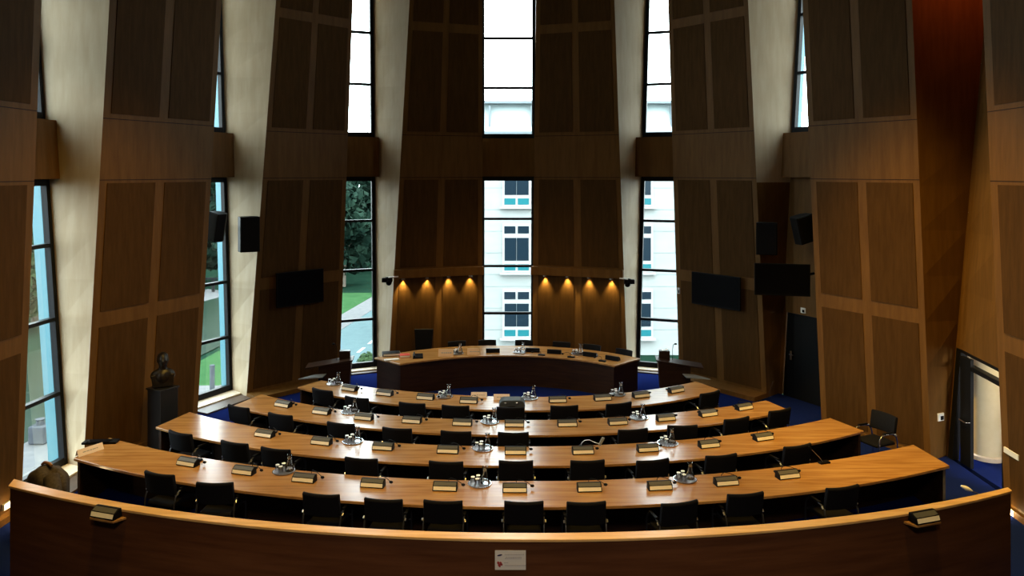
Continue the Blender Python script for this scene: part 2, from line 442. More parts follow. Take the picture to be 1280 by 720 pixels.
mb = MB(); mb.box(hp + Vector((0, 0, -.03)), (.035, .035, .20)); mb.tube([hp, hp - outn * .05, hp - outn * .055 + (Re(0) - Le(0)).normalized() * .12], .011, 8)
mb.build('door_handle', M['steel'], d1, world=True, smooth=True)

Le, Re = E['R1'][2], E['R0'][3]
bay_wall('wall_right_doorway', Le, Re, ZT, (.035, .97, 1.98), (1, 0, 0), M['pier'])
def dw(u, z, o=0): return lerp(Le(z), Re(z), u) + Vector((o, 0, 0))
d2 = bpy.data.objects.new('door_2', None); COL.objects.link(d2); d2.location = dw(.45, 0); struct(d2, 'open black glazed door in the doorway to the corridor')
mb = MB()
mb.bar(dw(.075, .0, .05), dw(.075, 1.98, .05), .14, .12, (1, 0, 0)); mb.bar(dw(.95, .0, .05), dw(.95, 1.98, .05), .06, .12, (1, 0, 0))
mb.bar(dw(.11, 1.74, .05), dw(.95, 1.74, .05), .075, .12, (1, 0, 0)); mb.bar(dw(.11, 1.96, .05), dw(.95, 1.96, .05), .05, .12, (1, 0, 0))
mb.build('door_frame', M['frame'], d2, world=True)
hx, hy = dw(.27, 0).x + .10, dw(.27, 0).y
mb = MB(); mb.box((hx, hy, .95), (.06, .30, 1.9)); mb.build('door_leaf', M['frame'], d2, world=True, bevel=.006)
mb = MB(); mb.tube([(hx - .03, hy + .12, .80), (hx - .09, hy + .08, .80), (hx - .09, hy - .10, .79), (hx - .03, hy - .13, .79)], .013, 8)
mb.build('door_handle', M['chrome'], d2, world=True, smooth=True)
# corridor beyond the doorway
slab('floor_corridor', [(8.0, 11.0), (8.0, 16), (12.5, 16), (12.5, 11.0)], -.3, -.002, M['carpet'])
slab('wall_corridor_far', [(12.3, 11), (12.3, 16), (12.5, 16), (12.5, 11)], 0, 3, M['corridor'])
slab('wall_corridor_side', [(8.3, 15.8), (12.4, 15.8), (12.4, 16), (8.3, 16)], 0, 3, M['corridor'])
slab('wall_corridor_near', [(8.9, 11), (12.4, 11), (12.4, 11.2), (8.9, 11.2)], 0, 3, M['corridor'])
slab('ceiling_corridor', [(8.35, 11), (8.35, 16), (12.5, 16), (12.5, 11)], 2.5, 2.7, M['ceiling'])
mb = MB(); mb.lathe([(.27, 0), (.27, 2.5)], (8.60, 13.58, 0), 32); o = struct(mb.build('column_corridor', M['cream'], smooth=True))
mb = MB(); mb.lathe([(.275, 0), (.30, 0), (.30, .07), (.275, .09)], (8.60, 13.58, 0), 32); mb.build('column_base', M['sill'], o, smooth=True)

# ------------------------------------------------------------------ ledges with downlights on the front piers
zled = {}
for k, us in (('CL', [504, 534, 561, 588]), ('CR', [681, 709, 736, 764])):
    mb = MB()
    mb.hexa([face_pt(k, -.01, 2.44, .13), face_pt(k, 1.0, 2.44, .13), face_pt(k, 1.0, 2.44, 0), face_pt(k, -.01, 2.44, 0),
             face_pt(k, -.01, 2.66, .13), face_pt(k, 1.0, 2.66, .13), face_pt(k, 1.0, 2.66, 0), face_pt(k, -.01, 2.66, 0)])
    mb.build('lamp_ledge', M['pier'], piers[k], bevel=.006)
    for i, px in enumerate(us):
        a, b = face_pt(k, 0, 2.4, .07), face_pt(k, 1, 2.4, .07)
        x, y = on_line((a.x, a.y), (b.x, b.y), ratio(px))
        side = 'left' if k == 'CL' else 'right'
        t = thing('downlight', (x, y, 2.44), 'warm downlight under the ledge %s of the middle window, %s of four' % (side, nth(i, 4)), 'lamp', 'downlights on the front wall')
        MB().lathe([(.028, 0), (.045, 0), (.045, -.035), (.032, -.035), (.028, -.01)], n=16, close=True).build('housing', M['steel'], t, smooth=True)
        MB().lathe([(.0, -.012), (.030, -.012), (.030, -.004), (0, -.004)], n=16).build('lens', M['bulb'], t)
        sl = bpy.data.lights.new('downlight_beam', 'SPOT'); sl.energy = 120; sl.color = (1, .74, .28); sl.spot_size = radians(75); sl.spot_blend = .9; sl.shadow_soft_size = .02
        so = bpy.data.objects.new('downlight_beam', sl); COL.objects.link(so); so.parent = t; so.location = (0, 0, -.03)
        n = (face_pt(k, .5, 2, 1) - face_pt(k, .5, 2, 0))
        so.rotation_euler = (Vector((0, 0, -1)) - n * .10).to_track_quat('-Z', 'Y').to_euler()

# ------------------------------------------------------------------ curved desks
def poly(c, x): return sum(a * x ** (len(c) - 1 - i) for i, a in enumerate(c))
NEAR = {4: ([7.74589e-05, 1.62578e-05, .0310721, -.0153864, 9.87513], -6.77, 6.59), 3: ([.000172625, .000122219, .0372269, -.0126349, 11.262], -6.18, 6.01),
        2: ([.000158382, .000260748, .0480819, -.0201756, 12.5761], -5.29, 5.15), 1: ([.00104269, .00177696, .0557595, -.0385489, 13.892], -4.40, 4.23)}
FAR = {4: ([5.71897e-05, -.000110786, .0338277, -.0117938, 10.714], -6.70, 6.51), 3: ([.000172776, -.000300546, .0401173, -.00742121, 12.062], -5.94, 5.72),
       2: ([.000184813, -.00129509, .0505734, -.00535683, 13.3442], -4.99, 4.92), 1: ([.000382997, .00342416, .065937, -.0504354, 14.7283], -4.05, 3.88)}
BN, BF = ([-.00204857, -.00723217, -.137462, -.0245168, 18.0573], -2.58, 2.34), ([-.00418848, -.000833788, -.0879487, -.0439722, 19.0793], -3.28, 3.04)
PN, PF = ([7.37443e-05, .000304213, .0311126, -.0184898, 7.89228], -6.22, 6.08), ([7.19653e-05, 4.96278e-05, .0308475, -.0147929, 8.02823], -6.28, 6.09)
def curve(c, s):
    co_, a, b = c; x = a + (b - a) * s
    return Vector((x, poly(co_, x), 0))
def strip(mb, near, far, s0, s1, t0, t1, z0, z1, n=48):   # a curved slab between two curves; t = across
    ring = []
    for i in range(n + 1):
        s = s0 + (s1 - s0) * i / n
        a, b = curve(near, s), curve(far, s)
        p, q = lerp(a, b, t0), lerp(a, b, t1)
        ring.append([Vector((p.x, p.y, z0)), Vector((q.x, q.y, z0)), Vector((q.x, q.y, z1)), Vector((p.x, p.y, z1))])
    vs = [v for r in ring for v in r]; fs = []
    for i in range(n):
        for k in range(4):
            k2 = (k + 1) % 4
            fs.append((i * 4 + k, i * 4 + k2, (i + 1) * 4 + k2, (i + 1) * 4 + k))
    fs.append((3, 2, 1, 0)); fs.append(tuple(n * 4 + k for k in range(4)))
    return mb.add(vs, fs)
DESKNAME = {4: 'the desk nearest the parapet', 3: 'the second desk from the parapet', 2: 'the third desk from the parapet', 1: 'the desk facing the dark bench'}
DESKLAB = {4: 'longest curved wooden council desk, the one nearest the parapet', 3: 'curved wooden council desk second from the parapet',
           2: 'curved wooden council desk third from the parapet', 1: 'shortest curved wooden council desk, nearest the dark bench'}
ZD = .75
for k in (4, 3, 2, 1):
    n_, f_ = NEAR[k], FAR[k]
    c = lerp(curve(n_, .5), curve(f_, .5), .5)
    t = thing('curved_desk', c, DESKLAB[k], 'desk', 'curved rows of council desks')
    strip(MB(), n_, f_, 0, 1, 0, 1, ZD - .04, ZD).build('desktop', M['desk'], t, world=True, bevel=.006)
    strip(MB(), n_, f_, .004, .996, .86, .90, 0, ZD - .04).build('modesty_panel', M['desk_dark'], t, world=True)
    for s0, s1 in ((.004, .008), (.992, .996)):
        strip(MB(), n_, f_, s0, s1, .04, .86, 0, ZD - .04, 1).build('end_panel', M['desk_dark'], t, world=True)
t = thing('podium_bench', lerp(curve(BN, .5), curve(BF, .5), .5), 'dark curved wooden bench before the middle window', 'desk')
strip(MB(), BN, BF, 0, 1, 0, 1, ZD - .04, ZD).build('desktop', M['desk'], t, world=True, bevel=.006)
strip(MB(), BN, BF, .006, .994, .03, .07, 0, ZD - .04).build('front_panel', M['podium'], t, world=True)
for s0, s1 in ((.006, .012), (.988, .994)):
    strip(MB(), BN, BF, s0, s1, .07, .97, 0, ZD - .04, 1).build('end_panel', M['podium'], t, world=True)

# parapet
t = thing('parapet', lerp(curve(PN, .5), curve(PF, .5), .5), 'long curved wooden parapet along the bottom, its pale top edge lit', 'parapet')
PAR = t
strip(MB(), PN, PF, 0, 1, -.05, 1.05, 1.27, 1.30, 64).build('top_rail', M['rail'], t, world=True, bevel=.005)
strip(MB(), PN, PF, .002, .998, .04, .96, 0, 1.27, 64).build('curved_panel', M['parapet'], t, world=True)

def normal_at(c, x):                        # direction from the seats towards the bench, on a desk's near edge
    co_ = c[0]; dy = (poly(co_, x + .01) - poly(co_, x - .01)) / .02
    v = Vector((-dy, 1, 0)); return v.normalized()
def rz_of(v): return atan2(-v.x, v.y)       # local +y along v

# ------------------------------------------------------------------ chairs
def make_chair(loc, rz, label, group):
    t = thing('conference_chair', loc, label, 'chair', group, rz)
    mb = MB(); mb.prism([(-.23, .43), (-.235, .465), (-.21, .49), (.20, .485), (.225, .465), (.22, .43)], lambda y, z: Vector((-.225, y, z)), lambda y, z: Vector((.225, y, z)))
    mb.build('seat', M['chair'], t, bevel=.02)
    mb = MB(); n = 10; vs = []; fs = []
    for i in range(n + 1):
        u = -1 + 2 * i / n; x = .255 * u; yb = -.225 + .045 * u * u
        for (dy, z) in ((.0, .60), (.03, .605), (.02, .895), (.0, .915), (-.03, .915), (-.045, .895), (-.03, .605)):
            vs.append(Vector((x, yb + dy - (.035 if z > .7 else 0), z)))
    for i in range(n):
        for k in range(7): fs.append((i * 7 + k, i * 7 + (k + 1) % 7, (i + 1) * 7 + (k + 1) % 7, (i + 1) * 7 + k))
    fs.append(tuple(range(6, -1, -1))); fs.append(tuple(n * 7 + k for k in range(7)))
    mb.add(vs, fs).build('backrest', M['chair'], t, bevel=.01, smooth=True)
    for s in (-1, 1):
        x = .262 * s
        pts = [(x, .21, 0), (x, .20, .50), (x, .185, .58), (x, .14, .635), (x, .06, .655), (x, -.06, .655), (x, -.15, .635), (x, -.20, .58), (x, -.225, .50), (x, -.26, 0)]
        fr = MB().tube(pts, .0125, 8).tube([(x, .19, .46), (x - .05 * s, .19, .455)], .01, 6).tube([(x, -.19, .60), (x - .03 * s, -.20, .62)], .01, 6).build('side_frame', M['shaded_chrome'], t, smooth=True)
        MB().tube([(x + .018 * s, -.16, .640), (x + .018 * s, -.185, .615)], .013, 8).build('frame_clip', M['steel'], fr, smooth=True)
        MB().box((x, 0, .672), (.042, .22, .022)).build('arm_pad', M['plastic'], fr, bevel=.008)
    return t
# (centre px, top-row px, extra turn in degrees)
CH = {4: [(202, 592, 0), (273, 604, 14), (404, 617.5, 0), (482, 624, 0), (555, 626, 0), (655, 627, 0), (732, 627.5, 0), (844, 628, 8), (929, 617, 0), (1042, 610, 0)],
      3: [(236, 543, 0), (301, 554, 0), (352, 561.5, 0), (458, 574, 0), (560, 577, 0), (645, 576, 0), (733, 575.5, 0), (811, 575, 5), (893, 571.5, 0), (985, 561, 0)],
      2: [(308, 510, 0), (359, 519, 0), (434, 529.5, 0), (502, 536, 0), (573, 542, 0), (642, 542, 0), (786, 537, 0), (845, 533.5, -12), (912, 524, 0), (967, 513.5, 0)],
      1: [(409, 488, 0), (455, 499, 0), (521, 507, 0), (573, 508, 0), (639, 509, 0), (704, 507, 0), (770, 504, 6), (875, 493, 0)]}
proto = None
for k in (4, 3, 2, 1):
    lst = CH[k]
    for i, (px, py, turn) in enumerate(lst):
        x = P(px, py, .95).x
        for _ in range(6):                   # the back stands a little behind the desk's near edge
            y0 = poly(NEAR[k][0], x); v = normal_at(NEAR[k], x)
            x = ratio(px) * (y0 - .20 * v.y)
        b = P(px, py, .915)
        pos = Vector((x, y0, 0)); ef = Vector((ratio(px) * y0, 0, 0))
        e = Vector((x, poly(NEAR[k][0], x), 0)); back = e - v * min(.34, max(.12, (e - Vector((b.x, b.y, 0))).dot(v)))
        r = rz_of(v) + radians(turn)
        fw = Vector((-sin(r), cos(r), 0))
        loc = back + fw * .255; loc.z = 0
        lab = 'black armchair at %s, %s' % (DESKNAME[k], nth(i, len(lst)))
        grp = 'black chairs along the council desks'
        if proto is None: proto = make_chair(loc, r, lab, grp)
        else: copy_tree(proto, loc, r, lab, grp)
# bench chairs, seen only by their tops
BC = [(571, 428), (609, 425.5), (655, 428), (702, 430), (740, 433), (780, 440)]
for i, (px, py) in enumerate(BC):
    x = 0
    for _ in range(8):
        y = poly(BF[0], x) + .17; x = ratio(px) * y
    v = normal_at(BF, x)
    back = Vector((x, y, 0)); loc = back - v * .20
    copy_tree(proto, loc, rz_of(-v), 'black chair behind the dark bench, %s' % nth(i, 6), 'black chairs behind the bench', (.90, .90, .93))
# single chair by the wood wall
lone = copy_tree(proto, (6.36, 13.12, 0), rz_of(Vector((-.92, -.39, 0))), 'black chair with bright chrome arms standing alone by the panelled wall')
lone['group'] = 'chair standing alone'
for ch in lone.children:
    if ch.name.startswith('side_frame'):
        ch.data = ch.data.copy(); ch.data.materials.clear(); ch.data.materials.append(M['chrome'])
# high-backed chair at the bench's end
t = thing('high_backed_chair', (P(528, 440, .62).x, 18.95, 0), 'tall black high-backed chair behind the stacked folders on the bench', 'chair', rz=pi)
MB().prism([(-.23, .44), (-.23, .50), (.22, .50), (.24, .47), (.22, .44)], lambda y, z: Vector((-.23, y, z)), lambda y, z: Vector((.23, y, z))).build('seat', M['chair'], t, bevel=.02)
MB().hexa([(-.20, -.22, .52), (.20, -.22, .52), (.20, -.29, .52), (-.20, -.29, .52), (-.245, -.27, 1.14), (.245, -.27, 1.14), (.245, -.33, 1.14), (-.245, -.33, 1.14)]).build('backrest', M['chair'], t, bevel=.02)
MB().tube([(0, 0, .07), (0, 0, .44)], .03, 10).build('column', M['chrome'], t, smooth=True)
st = MB()
for a in range(5): st.bar((0, 0, .07), (.28 * cos(a * 2 * pi / 5), .28 * sin(a * 2 * pi / 5), .04), .045, .03, (0, 0, 1))
st.build('star_base', M['plastic'], t)

# ------------------------------------------------------------------ conference units and microphones
def make_unit(loc, rz, label, group):
    t = thing('conference_unit', loc, label, 'conference unit', group, rz)
    prof = [(-.065, 0), (-.065, .012), (-.046, .066), (.02, .104), (.055, .10), (.065, .0)]
    MB().prism(prof, lambda y, z: Vector((-.17, y, z)), lambda y, z: Vector((.17, y, z))).build('body', M['plastic'], t, bevel=.004)
    n = Vector((0, -.046, .020)).normalized() * .002
    a, b = Vector((0, -.0635, .0155)), Vector((0, -.0475, .0615))
    q = [Vector((x, p.y, p.z)) for p in (a, b) for x in (-.157, .157)]
    nn = Vector((0, -.92, .40)) * .004
    MB().hexa([q[0] + nn, q[1] + nn, q[1] - nn, q[0] - nn, q[2] + nn, q[3] + nn, q[3] - nn, q[2] - nn]).build('name_strip', M['strip'], t)
    d0, d1, dn = Vector((0, -.041, .0690)), Vector((0, .012, .0995)), Vector((0, -.5, .866)) * .003
    q = [Vector((x, p.y, p.z)) for p in (d0, d1) for x in (-.155, .155)]
    MB().hexa([q[0] + dn, q[1] + dn, q[1] - dn, q[0] - dn, q[2] + dn, q[3] + dn, q[3] - dn, q[2] - dn]).build('display', M['lcd'], t)
    return t
def make_mic(loc, rz, label, group):
    t = thing('gooseneck_microphone', loc, label, 'microphone', group, rz)
    MB().box((0, 0, .014), (.17, .085, .028)).build('base_plate', M['plastic'], t, bevel=.005)
    pts = [(.02, 0, .02), (.02, 0, .07), (.05, -.02, .10), (.12, -.06, .10), (.19, -.09, .075), (.225, -.10, .055)]
    MB().tube(pts, .0045, 6).build('gooseneck', M['plastic'], t, smooth=True)
    MB().ellip((.242, -.105, .045), (.030, .020, .020), 10, 6).build('microphone_head', M['plastic'], t, smooth=True)
    return t
def make_upright_mic(loc, rz, label, group, head='plastic'):
    t = thing('gooseneck_microphone', loc, label, 'microphone', group, rz)
    MB().box((0, 0, .014), (.17, .085, .028)).build('base_plate', M['plastic'], t, bevel=.005)
    MB().tube([(-.02, 0, .02), (-.06, .02, .08), (-.13, .05, .16), (-.17, .07, .205)], .0045, 6).build('gooseneck', M['steel'], t, smooth=True)
    MB().tube([(-.165, .068, .20), (-.185, .078, .225), (-.205, .088, .245)], [.008, .012, .008], 8).build('microphone_head', M[head], t, smooth=True)
    return t
UN = {4: [(235, 577.5), (305, 588), (380.5, 597.5), (466, 604), (556.5, 608), (643.5, 610), (736.5, 609), (824.5, 607), (907.5, 601.5), (984.5, 593)],
      3: [(331, 542), (402, 551.5), (479, 558), (560, 562), (644.5, 563.5), (728.5, 563), (809.5, 560), (886, 555), (954, 546)],
      2: [(354, 505), (402, 514), (455, 521), (515, 525), (578, 528), (643, 529.5), (709, 529), (772, 527), (832, 522), (885, 516.5), (930, 508.5)],
      1: [(437, 485), (481, 491), (532, 496), (586, 500.5), (697, 499.5), (753, 497), (801, 493.5), (845, 487)]}
pu = pm = None
for k in (4, 3, 2, 1):
    for i, (px, py) in enumerate(UN[k]):
        b = P(px, py, ZD + .045); v = normal_at(NEAR[k], b.x)
        b.z = ZD; lab = '%s, %s' % (DESKNAME[k], nth(i, len(UN[k])))
        if pu is None: pu = make_unit(b, rz_of(v), 'conference unit with pale strip on ' + lab, 'conference units on the desks')
        else: copy_tree(pu, b, rz_of(v), 'conference unit with pale strip on ' + lab, 'conference units on the desks')
        m = b + v * .18
        if pm is None: pm = make_mic(m, rz_of(v), 'bent black microphone on ' + lab, 'microphones on the desks')
        else: copy_tree(pm, m, rz_of(v), 'bent black microphone on ' + lab, 'microphones on the desks')
b = P(1030, 579, ZD)
um = make_upright_mic(b, rz_of(normal_at(NEAR[4], b.x)), 'upright gooseneck microphone without a unit at the right of the longest desk', 'upright microphones')
t = thing('gooseneck_lamp', P(726, 557.5, ZD), 'thin pale gooseneck with a flat grey head on the second desk from the parapet', 'lamp')
MB().lathe([(.03, 0), (.03, .012), (.012, .02)], n=14).build('base', M['plastic'], t, smooth=True)
MB().tube([(0, 0, .015), (.02, .01, .05), (.07, .02, .085), (.14, .02, .09), (.22, .0, .06), (.29, -.02, .045)], .006, 8).build('gooseneck', M['steel'], t, smooth=True)
MB().box((.33, -.03, .085), (.045, .02, .14), Matrix.Rotation(radians(28), 3, 'Y')).build('lamp_head', M['greyglass'], t, bevel=.005)
# units on the bench, seen from behind
for i, (px, py) in enumerate([(616, 438), (666, 437.5), (693, 439.5), (738, 443), (766, 447.5)]):
    b = P(px, py, ZD + .045); b.z = ZD; v = normal_at(BF, b.x)
    copy_tree(pu, b, rz_of(-v), 'black conference unit on the dark bench, %s' % nth(i, 5), 'conference units on the bench')
for i, (px, py) in enumerate([(677, 444.2), (714, 446.8), (753, 451.8)]):
    b = P(px, py, ZD); v = normal_at(BF, b.x)
    copy_tree(pm, b, rz_of(-v), 'flat black microphone at the front edge of the bench, %s of three' % nth(i, 3), 'microphones on the bench')

# parapet shelves and units
for side, px, py in (('left', 137, 642), ('right', 1154, 650)):
    b = P(px, py, 1.235); v = normal_at(PN, b.x)
    e = Vector((b.x, poly(PN[0], b.x), 0)); r = rz_of(v)
    sh = MB(); Mz = Matrix.Rotation(r, 3, 'Z')
    pr = [(-.23, .0), (-.17, -.135), (.17, -.135), (.23, .0)]
    sh.prism(pr, lambda x, y: e + Mz @ Vector((x, y, 0)) + Vector((0, 0, 1.19)), lambda x, y: e + Mz @ Vector((x, y, 0)) + Vector((0, 0, 1.215)))
    sh.build('shelf', M['desk'], PAR, world=True, bevel=.004)
    pos = e - v * .068; pos.z = 1.219
    copy_tree(pu, pos, r, 'conference unit on a small shelf at the %s end of the parapet' % side, 'conference units on the parapet')
# paper sign on the parapet
x0 = (638 - 640) / F * 7.9; sy = poly(PN[0], x0) + .001
t = thing('paper_sign', (x0, sy, 1.08), 'small white paper sign with two logos stuck on the parapet', 'sign')
MB().box((0, -.002, 0), (.325, .003, .205)).build('sheet', M['paper'], t)
def ov(cx, cz, rx, rz, tilt, y=-.0045, n=18):
    return [(cx + rx * cos(a) * cos(tilt) - rz * sin(a) * sin(tilt), cz + rx * cos(a) * sin(tilt) + rz * sin(a) * cos(tilt)) for a in [2 * pi * i / n for i in range(n)]]
MB().prism(ov(-.112, .052, .028, .0085, .22), lambda x, z: Vector((x, -.0032, z)), lambda x, z: Vector((x, -.0048, z))).build('blue_oval_logo', M['navy'], t)
lg = MB()
for cx, cz, a, b2 in ((-.128, -.028, .013, .015), (-.103, -.030, .012, .014), (-.113, -.050, .020, .012), (-.092, -.045, .010, .013), (-.112, -.066, .010, .008)):
    lg.prism(ov(cx, cz, a, b2, .3), lambda x, z: Vector((x, -.0032, z)), lambda x, z: Vector((x, -.0048, z)))
lg.build('red_emblem', M['redink'], t)
tx = MB()
for cx, cz, wd in ((.045, .060, .21), (.035, .030, .17), (.03, .018, .18), (-.045, -.028, .04), (.045, -.056, .21)):
    x = cx - wd / 2
    while x < cx + wd / 2 - .004:
        l = random.uniform(.008, .022); tx.box((x + l / 2, -.004, cz), (l, .0012, .006)); x += l + .004
tx.build('small_print', M['grayink'], t)
# reading mic with a white head behind the parapet
hd, en = P(1207, 610, 1.05), P(1224, 618, .99)
t = thing('gooseneck_microphone', en + Vector((.12, -.02, -.08)), 'white-headed gooseneck microphone beside the right end of the parapet', 'microphone')
o_ = t.location.copy()
base = Vector((o_.x, o_.y, 0))
MB().tube([base - o_, Vector((0, 0, -.03))], .018, 8).lathe([(.10, 0), (.10, .02), (.02, .03)], base - o_, 16).build('floor_stand', M['plastic'], t, smooth=True)
MB().tube([Vector((0, 0, -.03)), (-.02, 0, .03), en - o_, lerp(en, hd, .55) - o_], .007, 8).build('gooseneck', M['steel'], t, smooth=True)
MB().tube([lerp(en, hd, .5) - o_, lerp(en, hd, .8) - o_, hd - o_, hd + (hd - en) * .35 - o_], [.012, .026, .028, .012], 10).build('microphone_head', M['white'], t, smooth=True)

# ------------------------------------------------------------------ trays, carafes, glasses
def make_tray(loc, label):
    t = thing('serving_tray', loc, label, 'tray', 'drink trays on the desks')
    MB().lathe([(0, .0), (.15, 0), (.165, .012), (.160, .012), (.148, .004), (0, .004)], n=28).build('dish', M['tray'], t, smooth=True)
    MB().lathe([(.160, .010), (.168, .012), (.168, .016), (.160, .016)], n=28, close=True).build('rim', M['chrome'], t, smooth=True)
    return t
def make_carafe(loc, label):
    t = thing('water_carafe', loc, label, 'carafe', 'water carafes on the trays')
    MB().lathe_open([(0, .002), (.062, .002), (.068, .012), (.060, .06), (.036, .14), (.027, .18), (.030, .215), (.042, .235), (.040, .236), (.027, .214)], n=20).build('vessel', M['thin'], t, smooth=True)
    MB().lathe([(.026, .176), (.031, .178), (.031, .188), (.026, .19)], n=18, close=True).build('neck_ring', M['chrome'], t, smooth=True)
    return t
def make_glass(loc, label):
    t = thing('water_glass', loc, label, 'glass', 'upturned glasses on the trays')
    MB().lathe_open([(.036, 0), (.030, .085), (.024, .092), (0, .092)], n=16).build('bowl', M['thin'], t, smooth=True)
    MB().lathe([(0, .0925), (.028, .0925), (.030, .099), (.0, .100)], n=16).build('base', M['white'], t, smooth=True)
    return t
TR = {4: [(355, 589.5), (599.5, 605), (856.5, 599.5)], 3: [(441, 552), (603.5, 561), (834.5, 554.5)], 2: [(438, 515), (612.5, 527.5), (798.5, 522.5)],
      1: [(418, 480), (556, 496), (662, 498), (771.5, 493.5)], 0: [(571, 442), (650, 440.5), (722, 442.5)]}
BASE = {0: 'the dark bench', **DESKNAME}
pt_ = pc = pg = None
for k in (4, 3, 2, 1, 0):
    for i, (px, py) in enumerate(TR[k]):
        b = P(px, py, ZD); lab = '%s, %s' % (BASE[k], nth(i, len(TR[k])))
        l1 = 'round metal drink tray on ' + lab; l2 = 'clear glass water carafe on ' + lab
        sc = .92
        if pt_ is None: pt_ = make_tray(b, l1)
        else: copy_tree(pt_, b, 0, l1)
        cz = ZD + .005
        cpos = (b.x + .075, b.y + .02, cz)
        if pc is None: pc = make_carafe(cpos, l2)
        else: copy_tree(pc, cpos, 0, l2)
        for j, (dx, dy) in enumerate(((-.095, .0), (-.022, .055), (-.03, -.065))):
            l3 = '%s upturned glass on the tray of %s' % (('left', 'rear', 'front')[j], lab)
            if pg is None: pg = make_glass((b.x + dx, b.y + dy, cz), l3)
            else: copy_tree(pg, (b.x + dx, b.y + dy, cz), 0, l3)

# ------------------------------------------------------------------ cards, folders, case
def tent(loc, rz, w_, h_, m, label, name='name_card', cat='name card', group=None):
    t = thing(name, loc, label, cat, group, rz)
    for s, nm in ((-1, 'front_leaf'), (1, 'rear_leaf')):
        MB().hexa([(-w_ / 2, s * .045, 0), (w_ / 2, s * .045, 0), (w_ / 2, s * .042, 0), (-w_ / 2, s * .042, 0), (-w_ / 2, s * .002, h_), (w_ / 2, s * .002, h_), (w_ / 2, 0, h_), (-w_ / 2, 0, h_)]).build(nm, m, t)
    ink = MB(); x = -w_ * .3
    for _ in range(5):
        l = random.uniform(.02, .05); ink.hexa([(x, -.0305, h_ * .42), (x + l, -.0305, h_ * .42), (x + l, -.027, h_ * .42), (x, -.027, h_ * .42), (x, -.0245, h_ * .55), (x + l, -.0245, h_ * .55), (x + l, -.021, h_ * .55), (x, -.021, h_ * .55)]); x += l + .012
    ink.build('printed_name', M['grayink'], t)
    return t
a, b = P(96, 571, ZD), P(128, 560.5, ZD)
c = lerp(a, b, .5); tent(c, atan2(b.y - a.y, b.x - a.x), (b - a).length, .10, M['pink_paper'], 'pale pinkish name card at the left end of the longest desk')
tent(P(597, 499.5, ZD) + Vector((.02, .16, 0)), 0, .31, .10, M['pink_paper'], 'pale name card on the desk facing the bench, left of the two')
tent(P(627, 500, ZD) + Vector((0, .05, 0)), 0, .31, .10, M['pink_paper'], 'pale name card on the desk facing the bench, just left of the dark case')
tent(P(557.5, 445, ZD) + Vector((0, .0, 0)), 0, .36, .17, M['tan_card'], 'tan name card on the dark bench beside the folders')
tent(P(592, 443, ZD), 0, .30, .15, M['tan_card'], 'tan name card on the dark bench near the middle window')
t = thing('tablet_case', P(126, 553.5, ZD), 'flat black tablet case on the far left corner of the longest desk', 'tablet', rz=.08)
MB().box((0, 0, .018), (.54, .17, .036)).build('cover', M['plastic'], t, bevel=.01)
MB().box((-.02, -.02, .041), (.36, .14, .010)).build('flap', M['screen'], t, bevel=.003)
# dark hard case
b = P(640, 511, ZD); b.y += .14
t = thing('hard_case', b, 'dark grey hard case with two bright clasps on the desk facing the bench', 'case')
MB().prism([(-.24, 0), (-.245, .06), (-.21, .13), (-.16, .15), (.16, .15), (.21, .13), (.245, .06), (.24, 0)], lambda x, z: Vector((x, -.14, z)), lambda x, z: Vector((x, .14, z))).build('shell', M['case'], t, bevel=.015)
for x in (-.12, .10): MB().box((x, -.143, .10), (.032, .014, .030)).build('clasp', M['chrome'], t, bevel=.003)
MB().tube([(-.07, -.142, .045), (-.06, -.165, .05), (.06, -.165, .05), (.07, -.142, .045)], .008, 8).build('handle', M['plastic'], t, smooth=True)
# items on the bench's left end
t = thing('ring_binder', P(487, 445, ZD) + Vector((.02, .1, 0)), 'black ring binder on the left end of the dark bench', 'binder', rz=.25)
MB().box((0, 0, .035), (.42, .28, .07)).build('cover', M['plastic'], t, bevel=.01)
MB().box((.01, -.005, .035), (.41, .285, .045)).build('pages', M['paper'], t)
t = thing('paper_stack', P(489, 449.5, ZD) + Vector((0.02, -.06, 0)), 'white papers lying in front of the black binder on the bench', 'papers', rz=.3)
MB().box((0, 0, .012), (.34, .12, .024)).build('sheets', M['paper'], t)
MB().box((0.02, .0, .026), (.30, .10, .004)).build('top_sheet', M['white'], t)
t = thing('red_folder', P(506, 446, ZD), 'red folder lying on the dark bench beside the black binder', 'folder', rz=.2)
MB().box((0, 0, .03), (.24, .2, .06)).build('cover', M['red'], t, bevel=.006)
MB().box((0.0, -.003, .03), (.235, .2, .04)).build('pages', M['paper'], t)
t = thing('desk_phone', P(522, 448, ZD) + Vector((0, .06, 0)), 'black desk telephone between red folder and tan name card', 'telephone', rz=.15)
MB().prism([(-.10, 0), (-.10, .03), (.09, .085), (.10, .08), (.10, 0)], lambda y, z: Vector((-.12, y, z)), lambda y, z: Vector((.12, y, z))).build('body', M['plastic'], t, bevel=.005)
MB().tube([(-.085, -.10, .055), (-.085, -.07, .085), (-.085, .06, .12), (-.085, .095, .10)], [.024, .018, .018, .024], 8).build('handset', M['plastic'], t, smooth=True)

